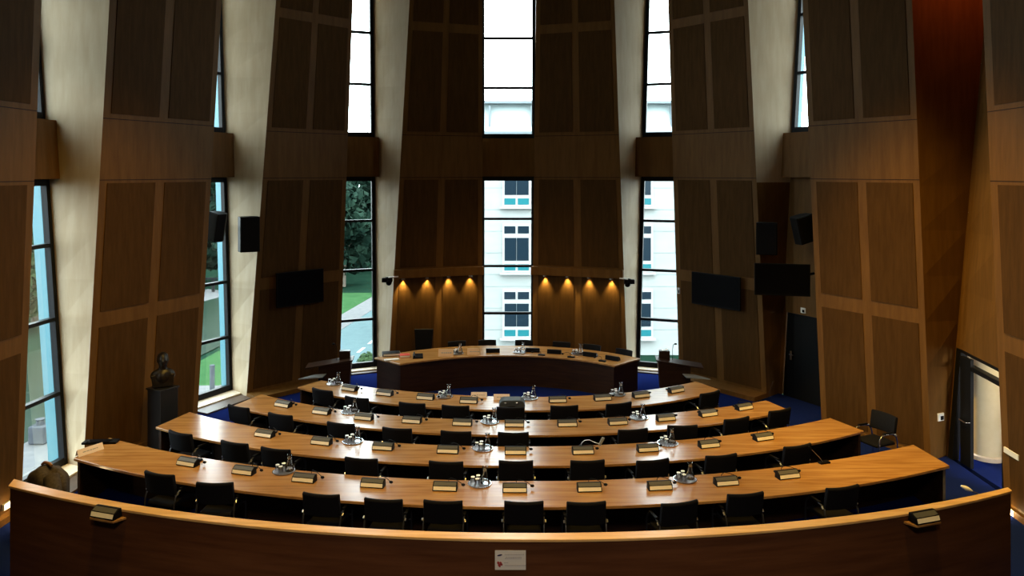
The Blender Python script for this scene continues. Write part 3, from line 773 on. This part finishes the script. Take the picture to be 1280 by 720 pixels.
# ------------------------------------------------------------------ lecterns
def lectern(name_px, side, label):
    s = 1 if side == 'left' else -1
    x, y = ratio(name_px) * 17.0, 17.0
    t = thing('lectern', (x, y, 0), label, 'lectern', 'lecterns beside the bench', rz=.12 * s)
    MB().hexa([(-.52 * s, -.15, 0), (.13 * s, -.15, 0), (.13 * s, .17, 0), (-.52 * s, .17, 0), (-.52 * s, -.17, .80), (.20 * s, -.20, .90), (.20 * s, .20, .90), (-.52 * s, .20, .80)]).build('body', M['podium'], t, bevel=.008)
    MB().hexa([(-.80 * s, -.22, .77), (.24 * s, -.22, .915), (.24 * s, .24, .915), (-.80 * s, .24, .77), (-.80 * s, -.22, .80), (.24 * s, -.22, .945), (.24 * s, .24, .945), (-.80 * s, .24, .80)]).build('top_board', M['podium'], t, bevel=.005)
    MB().hexa([(-.08 * s, .01, .895), (.16 * s, .01, .93), (.16 * s, .15, .93), (-.08 * s, .15, .895), (-.08 * s, .01, 1.10), (.16 * s, .01, 1.10), (.16 * s, .15, 1.10), (-.08 * s, .15, 1.10)]).build('document_box', M['podium'], t, bevel=.006)
    MB().hexa([(-.92 * s, -.42, .60), (-.40 * s, -.42, .62), (-.34 * s, -.19, .635), (-.60 * s, -.19, .625), (-.92 * s, -.42, .62), (-.40 * s, -.42, .64), (-.34 * s, -.19, .655), (-.60 * s, -.19, .645)]).build('lower_shelf', M['greyglass'], t)
    MB().tube([(-.42 * s, -.12, .60), (-.60 * s, -.32, .595)], .015, 8).build('shelf_bracket', M['plastic'], t, smooth=True)
    MB().tube([(-.14 * s, .05, .85), (-.14 * s, .04, 1.12), (-.15 * s, .0, 1.25), (-.18 * s, -.03, 1.28)], .006, 6).build('gooseneck', M['plastic'], t, smooth=True)
    MB().ellip((-.20 * s, -.04, 1.28), (.035, .02, .02), 10, 6).build('microphone_head', M['plastic'], t, smooth=True)
    return t
lectern(428.5, 'left', 'dark wooden lectern with side shelf, left of the dark bench')
lectern(833, 'right', 'dark wooden lectern with side shelf, right of the dark bench')
t = thing('paper_sheet', P(836, 438.5, 1.10) * 1.0, 'curled white paper lying on top of the right lectern', 'paper')
t.location = (ratio(832) * 17 , 17.085, 1.106)
mb = MB(); vs = []; fs = []
for i in range(9):
    u = i / 8; x = -.07 + .14 * u; z = .002 + .03 * max(0, u - .5) ** 2 * 4
    vs += [(x, -.06, z), (x, .06, z), (x, .06, z + .002), (x, -.06, z + .002)]
for i in range(8):
    for k in range(4): fs.append((i * 4 + k, i * 4 + (k + 1) % 4, i * 4 + 4 + (k + 1) % 4, i * 4 + 4 + k))
fs += [(3, 2, 1, 0), (32, 33, 34, 35)]
mb.add(vs, fs).build('sheet', M['paper'], t)

# ------------------------------------------------------------------ screens, speakers, cameras
def wall_screen(a, b, z0, z1, label, bracket_to):
    a, b = Vector(a), Vector(b); c = lerp(a, b, .5); c.z = (z0 + z1) / 2
    v = (b - a); w_ = v.length; r = atan2(v.y, v.x)
    t = thing('wall_screen', c, label, 'screen', 'black wall screens', rz=r)
    hh = z1 - z0
    MB().box((0, .02, 0), (w_, .05, hh)).build('casing', M['plastic'], t, bevel=.006)
    MB().box((0, -.0065, .01), (w_ - .05, .004, hh - .06)).build('screen', M['screen'], t)
    q = Matrix.Rotation(-r, 3, 'Z') @ (Vector(bracket_to) - c)
    MB().tube([(0, .03, 0), q], .03, 8).box((0, .05, 0), (.3, .02, .3)).build('wall_bracket', M['plastic'], t)
    return t
def off_line(k, d): 
    a, b = face_pt(k, 0, 2.4, d), face_pt(k, 1, 2.4, d); return (a.x, a.y), (b.x, b.y)
A, B = off_line('L2', .14)
pa, pb = on_line(A, B, ratio(346)), on_line(A, B, ratio(404.5))
zc = lerp(Vector((*pa, 0)), Vector((*pb, 0)), .5)
wall_screen((*pa, 0), (*pb, 0), zat(381, zc.y), zat(338.5, zc.y), 'black wall screen on the panelled wall left of the bench', face_pt('L2', .48, 2.4, -.01) * 1.0 if False else (zc + (face_pt('L2', .5, 2.4, 0) - face_pt('L2', .5, 2.4, .2)) + Vector((0, 0, 2.4))))
A, B = off_line('R2', .14)
pa, pb = on_line(A, B, ratio(864.5)), on_line(A, B, ratio(925))
zc = lerp(Vector((*pa, 0)), Vector((*pb, 0)), .5)
wall_screen((*pa, 0), (*pb, 0), zat(384, zc.y), zat(343, zc.y), 'black wall screen on the panelled wall behind the right lectern', zc + (face_pt('R2', .5, 2.4, 0) - face_pt('R2', .5, 2.4, .2)) + Vector((0, 0, 2.4)))
wall_screen((ratio(943) * 16.0, 16.0, 0), (ratio(1013) * 15.75, 15.75, 0), zat(369.5, 15.9), zat(329.5, 15.9), 'black wall screen hung in the recess above the black door', (6.75, 16.75, 2.9))

def speaker(px, py, Y, w_, d_, h_, rz, tilt, label, to):
    c = Vector((ratio(px) * Y, Y, zat(py, Y)))
    t = thing('loudspeaker', c, label, 'loudspeaker', 'black loudspeakers', rz=rz)
    Mx = Matrix.Rotation(tilt, 3, 'Y')
    pr = [(-w_ / 2, -d_ / 2), (w_ / 2, -d_ / 2), (w_ / 2, d_ * .2), (w_ * .3, d_ / 2), (-w_ * .3, d_ / 2), (-w_ / 2, d_ * .2)]
    MB().prism(pr, lambda x, y: Mx @ Vector((x, y, -h_ / 2)), lambda x, y: Mx @ Vector((x, y, h_ / 2))).build('cabinet', M['plastic'], t, bevel=.01)
    MB().box(Mx @ Vector((0, -d_ / 2 - .006, 0)), (w_ - .04, .012, h_ - .04), Mx).build('grille', M['frame'], t, bevel=.003)
    q = Matrix.Rotation(-rz, 3, 'Z') @ (Vector(to) - c)
    MB().tube([(0, d_ * .3, 0), q], .022, 8).build('bracket', M['plastic'], t)
    return t
j = E['L2']
speaker(310.5, 292.5, 16.72, .42, .36, .78, .55, 0, 'black loudspeaker on the daylit reveal left of the left screen', lerp(j[0](3.75), j[3](3.75), .35) + Vector((-.10, -.10, 0)))
speaker(271.5, 283, 16.3, .33, .30, .62, -.5, radians(12), 'tilted black loudspeaker in front of the window beside the bust wall', lerp(E['L1'][1](3.9), E['L1'][2](3.9), .62) + Vector((.24, .16, 0)))
speaker(958.5, 298, 16.45, .44, .34, .70, -.35, 0, 'black loudspeaker above the recess screen, left of two', lerp(E['R2'][1](3.7), E['R2'][2](3.7), .4) + Vector((.09, -.10, 0)))
speaker(1003, 286, 15.85, .42, .32, .58, .3, radians(-14), 'tilted black loudspeaker above the recess screen, right of two', (6.86, 16.4, 4.0))

def dome_camera(px, py, Y, s, label, to):
    c = Vector((ratio(px) * Y, Y, zat(py, Y)))
    t = thing('surveillance_camera', c, label, 'camera', 'ceiling cameras by the front wall')
    q = Vector(to) - c; q.z = .06
    MB().bar((0, 0, .06), q, .10, .03, (0, 0, 1)).build('bracket', M['white'], t)
    MB().box((0, 0, 0), (.26, .14, .11)).lathe([(.05, .05), (.05, .075)], n=12).build('body', M['plastic'], t, bevel=.015)
    MB().ellip((.05 * s, -.05, -.06), (.075, .075, .075), 14, 8).build('dome', M['screen'], t, smooth=True)
    return t
dome_camera(484, 350, 18.95, 1, 'black camera on a bracket left of the downlights', face_pt('CL', .03, 2.4, .09))
dome_camera(786.5, 352, 18.95, -1, 'black camera on a bracket right of the downlights', face_pt('CR', .97, 2.4, .09))

def wall_plate(p, n, w_, h_, label, name='wall_plate', cat='wall plate', m='white', knob=True):
    n = Vector(n).normalized(); r = rz_of(-n)
    t = thing(name, p, label, cat, rz=r)
    MB().box((0, -.012, 0), (w_, .026, h_)).build('plate', M[m], t, bevel=.004)
    if knob: MB().box((w_ * .12, -.03, -h_ * .1), (w_ * .45, .014, h_ * .5)).build('button', M['plastic'], t, bevel=.003)
    return t
def on_face(f0, f1, px, py):                 # a point on the plan line f0-f1 under a pixel
    x, y = on_line((f0.x, f0.y), (f1.x, f1.y), ratio(px)); return Vector((x, y, zat(py, y)))
e0, e1 = E['R1'][1](1), E['R1'][2](1)
nn = (e1 - e0).cross(Vector((0, 0, 1)));  nn = nn if nn.y < 0 else -nn
wall_plate(on_face(e0, e1, 1175, 521), nn, .15, .14, 'white thermostat with a black dial beside the open doorway', 'thermostat', 'thermostat')
e0, e1 = E['R0'][0](1), E['R0'][1](1)
wall_plate(on_face(e0, e1, 1265.5, 567), face_pt('R0', .5, 1, 1) - face_pt('R0', .5, 1, 0), .36, .085, 'wide white switch plate on the wall above the right step light', 'light_switch', 'switch', knob=False)
Le, Re = E['R2'][2], E['R1'][3]
wall_plate(on_face(Le(2), Re(2), 1004.5, 388), -outn, .13, .12, 'small white sensor above the black door', 'motion_sensor', 'sensor')
wall_plate(face_pt('R2', .03, zat(364, 19.0)), face_pt('R2', .5, 1, 1) - face_pt('R2', .5, 1, 0), .07, .15, 'small white sensor beside the right front window', 'motion_sensor', 'sensor', knob=True)
# step lamps
for k, px, py, lab in (('L0', 6, 632, 'glowing step light low on the wall beyond the left parapet end'), ('R0', 1267, 640, 'glowing step light low on the wall beyond the right parapet end')):
    e0, e1 = E[k][0](.2), E[k][1](.2)
    p = on_face(e0, e1, px, py); n = (face_pt(k, .5, .2, 1) - face_pt(k, .5, .2, 0)).normalized()
    t = thing('step_light', p, lab, 'lamp', rz=rz_of(-n))
    MB().box((0, -.022, 0), (.16, .05, .09)).build('housing', M['white'], t, bevel=.006)
    MB().box((0, -.052, 0), (.13, .012, .06)).build('lens', M['steplamp'], t)
    sl = bpy.data.lights.new('step_beam', 'POINT'); sl.energy = 5; sl.color = (1, .72, .35); sl.shadow_soft_size = .04
    so = bpy.data.objects.new('step_beam', sl); COL.objects.link(so); so.location = p + n * .14

# ------------------------------------------------------------------ bust on pedestal
bx, by = ratio(203.5) * 13.95, 13.95
t = thing('pedestal', (bx, by, 0), 'tall black pedestal carrying the dark bust by the wall', 'pedestal', rz=-.5)
MB().box((0, 0, .04), (.44, .44, .08)).build('base', M['blackstone'], t, bevel=.01)
MB().box((0, 0, .61), (.37, .37, 1.06)).build('shaft', M['blackstone'], t, bevel=.008)
MB().box((0, 0, 1.155), (.41, .41, .03)).build('cap', M['blackstone'], t, bevel=.006)
mb = MB()
mb.ellip((0, .0, .17), (.215, .125, .14), 24, 14); mb.ellip((0, .0, .05), (.15, .105, .09), 18, 10)   # shoulders and chest
mb.ellip((0, -.045, .16), (.13, .10, .12), 18, 10)
mb.tube([(0, .015, .20), (0, .0, .30), (0, -.012, .38)], [.095, .074, .07], 16)
mb.ellip((0, -.02, .455), (.090, .112, .135), 20, 14)                # head
mb.ellip((0, -.065, .395), (.064, .064, .062), 14, 10)               # jaw
mb.ellip((0, -.132, .45), (.017, .026, .034), 10, 6)                 # nose
for s in (-1, 1): mb.ellip((.090 * s, -.005, .45), (.014, .026, .038), 10, 6)
mb.ellip((0, .018, .50), (.098, .105, .098), 18, 10)                 # hair
mb.ellip((0, -.120, .408), (.030, .014, .010), 10, 6)
for s in (-1, 1): mb.ellip((.034 * s, -.116, .476), (.028, .014, .010), 8, 6)
mb.hexa([(-.17, -.10, -.03), (.17, -.10, -.03), (.17, .10, -.03), (-.17, .10, -.03), (-.20, -.10, .20), (.20, -.10, .20), (.20, .10, .20), (-.20, .10, .20)])
o = mb.build('bust_statue', M['bronze'], loc=(bx, by, 1.215), rz=.45)
rm = o.modifiers.new('remesh', 'REMESH'); rm.mode = 'VOXEL'; rm.voxel_size = .011; rm.use_smooth_shade = True
sm = o.modifiers.new('smooth', 'SMOOTH'); sm.iterations = 4; sm.factor = .5
tag(o, 'dark bronze head-and-shoulders bust of a man on the black pedestal', 'bust')

# ------------------------------------------------------------------ coat behind the parapet's left end
cx, cy = ratio(60) * 10.6, 10.6
t = thing('draped_coat', (cx, cy, .0), 'dark brown coat heaped behind the left end of the parapet', 'coat', rz=-.55)
vs, fs = [], []; nu, nv = 28, 16
for i in range(nv + 1):
    tt = i / nv
    for k2 in range(nu):
        a = 2 * pi * k2 / nu
        rr = sin(min(1, tt * 2.6) * pi / 2) ** .55
        fold = 1 + .06 * sin(5 * a + 2) * tt + .04 * sin(9 * a)
        z = 1.01 - 1.0 * tt ** 1.9 + .02 * sin(3 * a)
        vs.append((.40 * rr * fold * cos(a), .20 * rr * fold * sin(a), max(.0, z - .10 * abs(cos(a)) * (1 - tt) * rr)))
for i in range(nv):
    for k2 in range(nu):
        k3 = (k2 + 1) % nu; fs.append((i * nu + k2, (i + 1) * nu + k2, (i + 1) * nu + k3, i * nu + k3))
fs.append(tuple(range(nv * nu, nv * nu + nu)))
MB().add(vs, fs).build('coat_body', M['coat'], t, smooth=True, angle=80)
MB().tube([(.25, -.08, .93), (.38, -.12, .82), (.47, -.14, .68), (.50, -.16, .52), (.49, -.17, .42)], [.10, .10, .085, .075, .07], 12).build('sleeve', M['coat'], t, smooth=True, angle=80)
MB().tube([(-.16, .0, 1.00), (-.08, .0, 1.045), (.04, .0, 1.05), (.10, .0, 1.03)], [.018, .024, .024, .018], 10).build('collar', M['brown_rail'], t, smooth=True)
# ------------------------------------------------------------------ outdoors
GZ = -4.0
def ground(name, pts, z, m, kind='structure', th=.2):
    mb = MB().prism(pts, lambda x, y: Vector((x, y, z - th)), lambda x, y: Vector((x, y, z)))
    return tag(mb.build(name, m), kind=kind)
ground('ground_lawn', [(-120, -30), (60, -30), (60, 140), (-120, 140)], GZ - .12, M['meadow'])
ground('lawn_strip', [(-15.4, 31.5), (-12.4, 31.5), (-11.3, 44), (-10.2, 57), (-14.2, 57)], GZ - .02, M['grass'])
ground('canal_water', [(-18, 0), (-16.6, 26), (-15.6, 38.6), (-14.4, 57), (-22.3, 57), (-25, 36), (-27, 0)], GZ - .06, M['water'])
ground('path_quay', [(-16.6, 0), (-16.5, 26), (-15.6, 32.2), (-10.9, 32.2), (-9.6, 0)], GZ - .01, M['paving'])
def rx(y, o): return -9.9 + .1 * (y - 44) + o
ground('path_sidewalk', [(rx(32, -1.5), 32), (rx(32, 0), 32), (rx(75, 0), 75), (rx(75, -1.5), 75)], GZ - .005, M['paving'])
ground('road', [(rx(5, 0), 5), (rx(5, 6.5), 5), (rx(75, 6.5), 75), (rx(75, 0), 75)], GZ - .02, M['asphalt'])
mk = MB(); y = 30.5
while y < 60:
    x = -7.95 + .1 * (y - 37)
    mk.hexa([(x - .09, y, GZ - .03), (x + .09, y, GZ - .03), (x + .19, y + 1.1, GZ - .03), (x + .01, y + 1.1, GZ - .03), (x - .09, y, GZ - .012), (x + .09, y, GZ - .012), (x + .19, y + 1.1, GZ - .012), (x + .01, y + 1.1, GZ - .012)]); y += 1.9
tag(mk.build('road_markings', M['roadpaint']), kind='structure')
ground('path_towpath', [(-27, 44), (-23.8, 46), (-21, 57.5), (-24, 59)], GZ - .05, M['paving'])
# quay bollard-like post and mooring step
t = thing('lamp_post', (-12.25, 30.6, GZ), 'grey post on the lawn outside the second window', 'post')
MB().tube([(0, 0, 0), (0, 0, 1.25)], .10, 10).build('pole', M['stone'], t, smooth=True)
MB().lathe([(.11, 1.25), (.11, 1.28), (.0, 1.32)], n=12).build('cap', M['stone'], t)
t = thing('mooring_block', (-16.0, 25.4, GZ), 'grey stone block on the quay outside the first window', 'stone block')
MB().box((0, 0, .3), (.55, .5, .6)).build('block', M['stone'], t, bevel=.05)
MB().lathe([(.12, .6), (.12, .75), (.16, .8), (0, .84)], n=12).build('bollard', M['stone'], t)
rl = thing('footbridge_rail', (-21.4, 57.4, GZ), 'low dark railing on the far bank outside the second window', 'railing')
MB().bar((-3, 0, 1.0), (3, 0, 1.0), .12, .12, (0, 0, 1)).build('rail', M['frame'], rl)
for i in range(9): MB().box((-3 + .75 * i, 0, .5), (.22, .1, 1.0)).build('post', M['frame'], rl)

def tree(loc, hgt, rad, m, label, leaf=.8, n=3600, low=.02):
    t = thing('leafy_tree', loc, label, 'tree', 'trees outside the left windows')
    MB().tube([(0, 0, 0), (.1, 0, hgt * .3), (0, .1, hgt * .7)], [.28, .22, .08], 8).tube([(.05, 0, hgt * .3), (rad * .5, .2, hgt * .6)], [.14, .04], 6).tube([(.05, 0, hgt * .35), (-rad * .5, -.2, hgt * .62)], [.13, .04], 6).build('trunk', M['bark'], t, smooth=True)
    mb = MB(); blobs = []
    for _ in range(17):
        a = random.uniform(0, 2 * pi); q = random.uniform(.1, .75); z = hgt * random.uniform(low + .15, .88)
        blobs.append((Vector((rad * q * cos(a), rad * q * sin(a), z)), rad * random.uniform(.32, .55)))
    vs, fs = [], []
    for i in range(n):
        c, r = random.choice(blobs)
        d = Vector((random.gauss(0, 1), random.gauss(0, 1), random.gauss(0, 1))).normalized()
        p = c + d * r * random.uniform(.75, 1.05)
        u = d.orthogonal().normalized(); w2 = d.cross(u); a = random.uniform(0, 2 * pi)
        u, w2 = u * cos(a) + w2 * sin(a), -u * sin(a) + w2 * cos(a)
        tl = d * random.uniform(-.4, .4); l = leaf * random.uniform(.6, 1.3)
        b = len(vs); vs += [p - u * l * .5, p + w2 * l * .3 + tl * l, p + u * l * .5, p - w2 * l * .3 - tl * l]; fs.append((b, b + 1, b + 2, b + 3))
    me = bpy.data.meshes.new('crown'); me.from_pydata([tuple(v) for v in vs], [], fs); me.materials.append(m)
    o = bpy.data.objects.new('crown', me); COL.objects.link(o); o.parent = t
    return t
TL = [((-3.5, 88, GZ), 12.5, 4.8, 'leaf', 'dark tree at the far end of the road outside the third window'),
      ((-27.5, 88, GZ), 13.0, 4.8, 'leaf', 'dark tree far behind the canal between the second and third windows'),
      ((-15.6, 80, GZ), 13.5, 5.2, 'leaf', 'dark tree deep behind the others outside the third window'),
      ((-18.6, 66, GZ), 14.8, 4.4, 'leaf', 'tall dark tree farthest back outside the third window'),
      ((-11.2, 70, GZ), 12.0, 3.6, 'leaf', 'dark tree close behind the green verge outside the third window'),
      ((-13.6, 60.0, GZ), 8.0, 2.6, 'leaf', 'low dark tree in front of the taller ones outside the third window'),
      ((-26.5, 62, GZ), 12.0, 3.6, 'leaf', 'dark tree beyond the canal seen through the second window'),
      ((-33, 74, GZ), 13.5, 4.5, 'leaf2', 'lighter green tree beyond the canal seen through the second window'),
      ((-28.3, 44.5, GZ), 9.0, 3.0, 'leaf2', 'yellow-green tree on the far bank outside the first window'),
      ((-33.5, 51, GZ), 12.0, 4.0, 'leaf', 'dark tree on the far bank outside the first window'),
      ((-42, 60, GZ), 12.0, 4.2, 'leaf', 'dark tree far behind the bank outside the first window')]
for l, h_, r_, m_, lab in TL: tree(l, h_, r_, M[m_], lab)
t = thing('roadside_shrub', (-6.75, 34.9, GZ), 'small green shrub at the foot of the third window outside', 'shrub')
vs, fs = [], []
for i in range(420):
    d = Vector((random.gauss(0, 1), random.gauss(0, 1), abs(random.gauss(0, 1)))).normalized(); p = Vector((d.x * .55, d.y * .55, d.z * .8)) * random.uniform(.6, 1)
    u = d.orthogonal().normalized() * .12; w2 = d.cross(u)
    b = len(vs); vs += [p - u, p + w2, p + u, p - w2]; fs.append((b, b + 1, b + 2, b + 3))
me = bpy.data.meshes.new('foliage'); me.from_pydata([tuple(v) for v in vs], [], fs); me.materials.append(M['leaf2'])
o = bpy.data.objects.new('foliage', me); COL.objects.link(o); o.parent = t
MB().tube([(0, 0, 0), (0, 0, .7)], .04, 6).build('stem', M['bark'], t)

# office building opposite
FY = 38.0
t = thing('office_building', (4, FY, GZ - .12), 'pale office building with cyan window panels outside the middle windows', 'building')
def fz(y): return H - (y - 215) / F * FY
mb = MB(); mb.box((5.0, FY + 6, (fz(170) + GZ - .12) / 2), (19.5, 12, fz(170) - GZ + .12))
mb.build('facade', M['facade'], t, world=True)
jn = MB()
for yy in (235, 262, 289, 316, 343, 358, 385, 412):
    jn.box((5.0, FY - .004, fz(yy)), (19.5, .012, .03))
jn.build('facade_joint', M['joint'], t, world=True)
MB().box((5.0, FY - .10, fz(168)), (19.9, .6, .26)).build('gutter', M['gutter'], t, world=True)
MB().hexa([(-4.5, FY + .3, fz(166)), (14.5, FY + .3, fz(166)), (14.5, FY + 8, fz(166)), (-4.5, FY + 8, fz(166)), (-4.3, FY + .9, fz(128)), (14.3, FY + .9, fz(128)), (14.3, FY + 7, fz(128)), (-4.3, FY + 7, fz(128))]).build('roof_storey', M['roofglass'], t, world=True)
MB().box((5.0, FY + 4, fz(126.5)), (19.6, 7.2, .14)).build('roof_edge', M['gutter'], t, world=True)
rp = MB()
for x in (-1.15, 1.02, 6.8, 8.2): rp.box((x, FY + .55, fz(148)), (.10, .25, fz(130) - fz(164)))
rp.build('roof_ribs', M['gutter'], t, world=True)
for xc in (.235, 6.42, 11.5):
    for zt in (5.88, 2.55, -.78):
        wd, hh = 1.45, 2.46
        x0, x1 = xc - wd / 2, xc + wd / 2
        fr = MB(); fr.box((xc, FY - .03, zt - hh / 2), (wd, .10, hh)); fr.box((xc, FY - .12, zt - hh - .06), (wd + .25, .26, .09)); 
        fo = fr.build('window_frame', M['winframe'], t, world=True)
        d1_, d2_, d3_ = MB(), MB(), MB()
        def pane(mb, u0, u1, v0, v1): mb.box((x0 + wd * (u0 + u1) / 2, FY - .085, zt - hh * (v0 + v1) / 2), (wd * (u1 - u0), .03, hh * (v1 - v0)))
        off = t.location
        pane(d1_, .07, .46, .05, .20); pane(d1_, .54, .93, .05, .20); pane(d1_, .08, .49, .29, .76); pane(d1_, .505, .92, .29, .76)
        pane(d2_, .07, .46, .83, .96); pane(d2_, .54, .93, .83, .96)
        for dd, nm, mm in ((d1_, 'pane', 'darkpane'), (d2_, 'cyan_panel', 'cyanpane')):
            for i in range(len(dd.v)): dd.v[i] = dd.v[i] - off
            q = dd.build(nm, M[mm], fo)

# ------------------------------------------------------------------ room lighting (unseen ceiling lamps above the frame, plus added spots)
def spot(loc, tgt, e, size, col, blend=.6, soft=.25):
    l = bpy.data.lights.new('unseen_spot', 'SPOT'); l.energy = e; l.spot_size = radians(size); l.spot_blend = blend; l.color = col; l.shadow_soft_size = soft
    o = bpy.data.objects.new('unseen_spot', l); COL.objects.link(o); o.location = loc
    o.rotation_euler = (Vector(tgt) - Vector(loc)).to_track_quat('-Z', 'Y').to_euler()
WARM = (1, .62, .12)
for x in (-3.2, 3.2):
    spot((x, 7.4, 11.3), (x * 1.05, 9.8, 0), 2700, 74, WARM, .9, .7)
spot((0, -1.2, 9.6), (0, 9.5, .6), 1750, 62, (1, .84, .66), .9, .6)  # unseen gallery spot behind the camera, added to light parapet face and sign
spot((3.0, 11.3, 11.3), (7.2, 12.8, .3), 5600, 52, WARM, .9, .6)
spot((-3.0, 11.3, 11.3), (-7.1, 12.9, .3), 2100, 52, WARM, .9, .6)
spot((0, 14.8, 11.3), (0, 17.6, .75), 1500, 46, WARM, .8, .5)  # unseen spot added to brighten the bench top
spot((8.25, 12.75, 9.5), (7.95, 13.6, 7.4), 120, 120, (1, .20, .04), .8, .1)
l = bpy.data.lights.new('corridor_lamp', 'POINT'); l.energy = 60; l.color = (1, .88, .62); l.shadow_soft_size = .15
o = bpy.data.objects.new('corridor_lamp', l); COL.objects.link(o); o.location = (9.2, 12.2, 2.2)
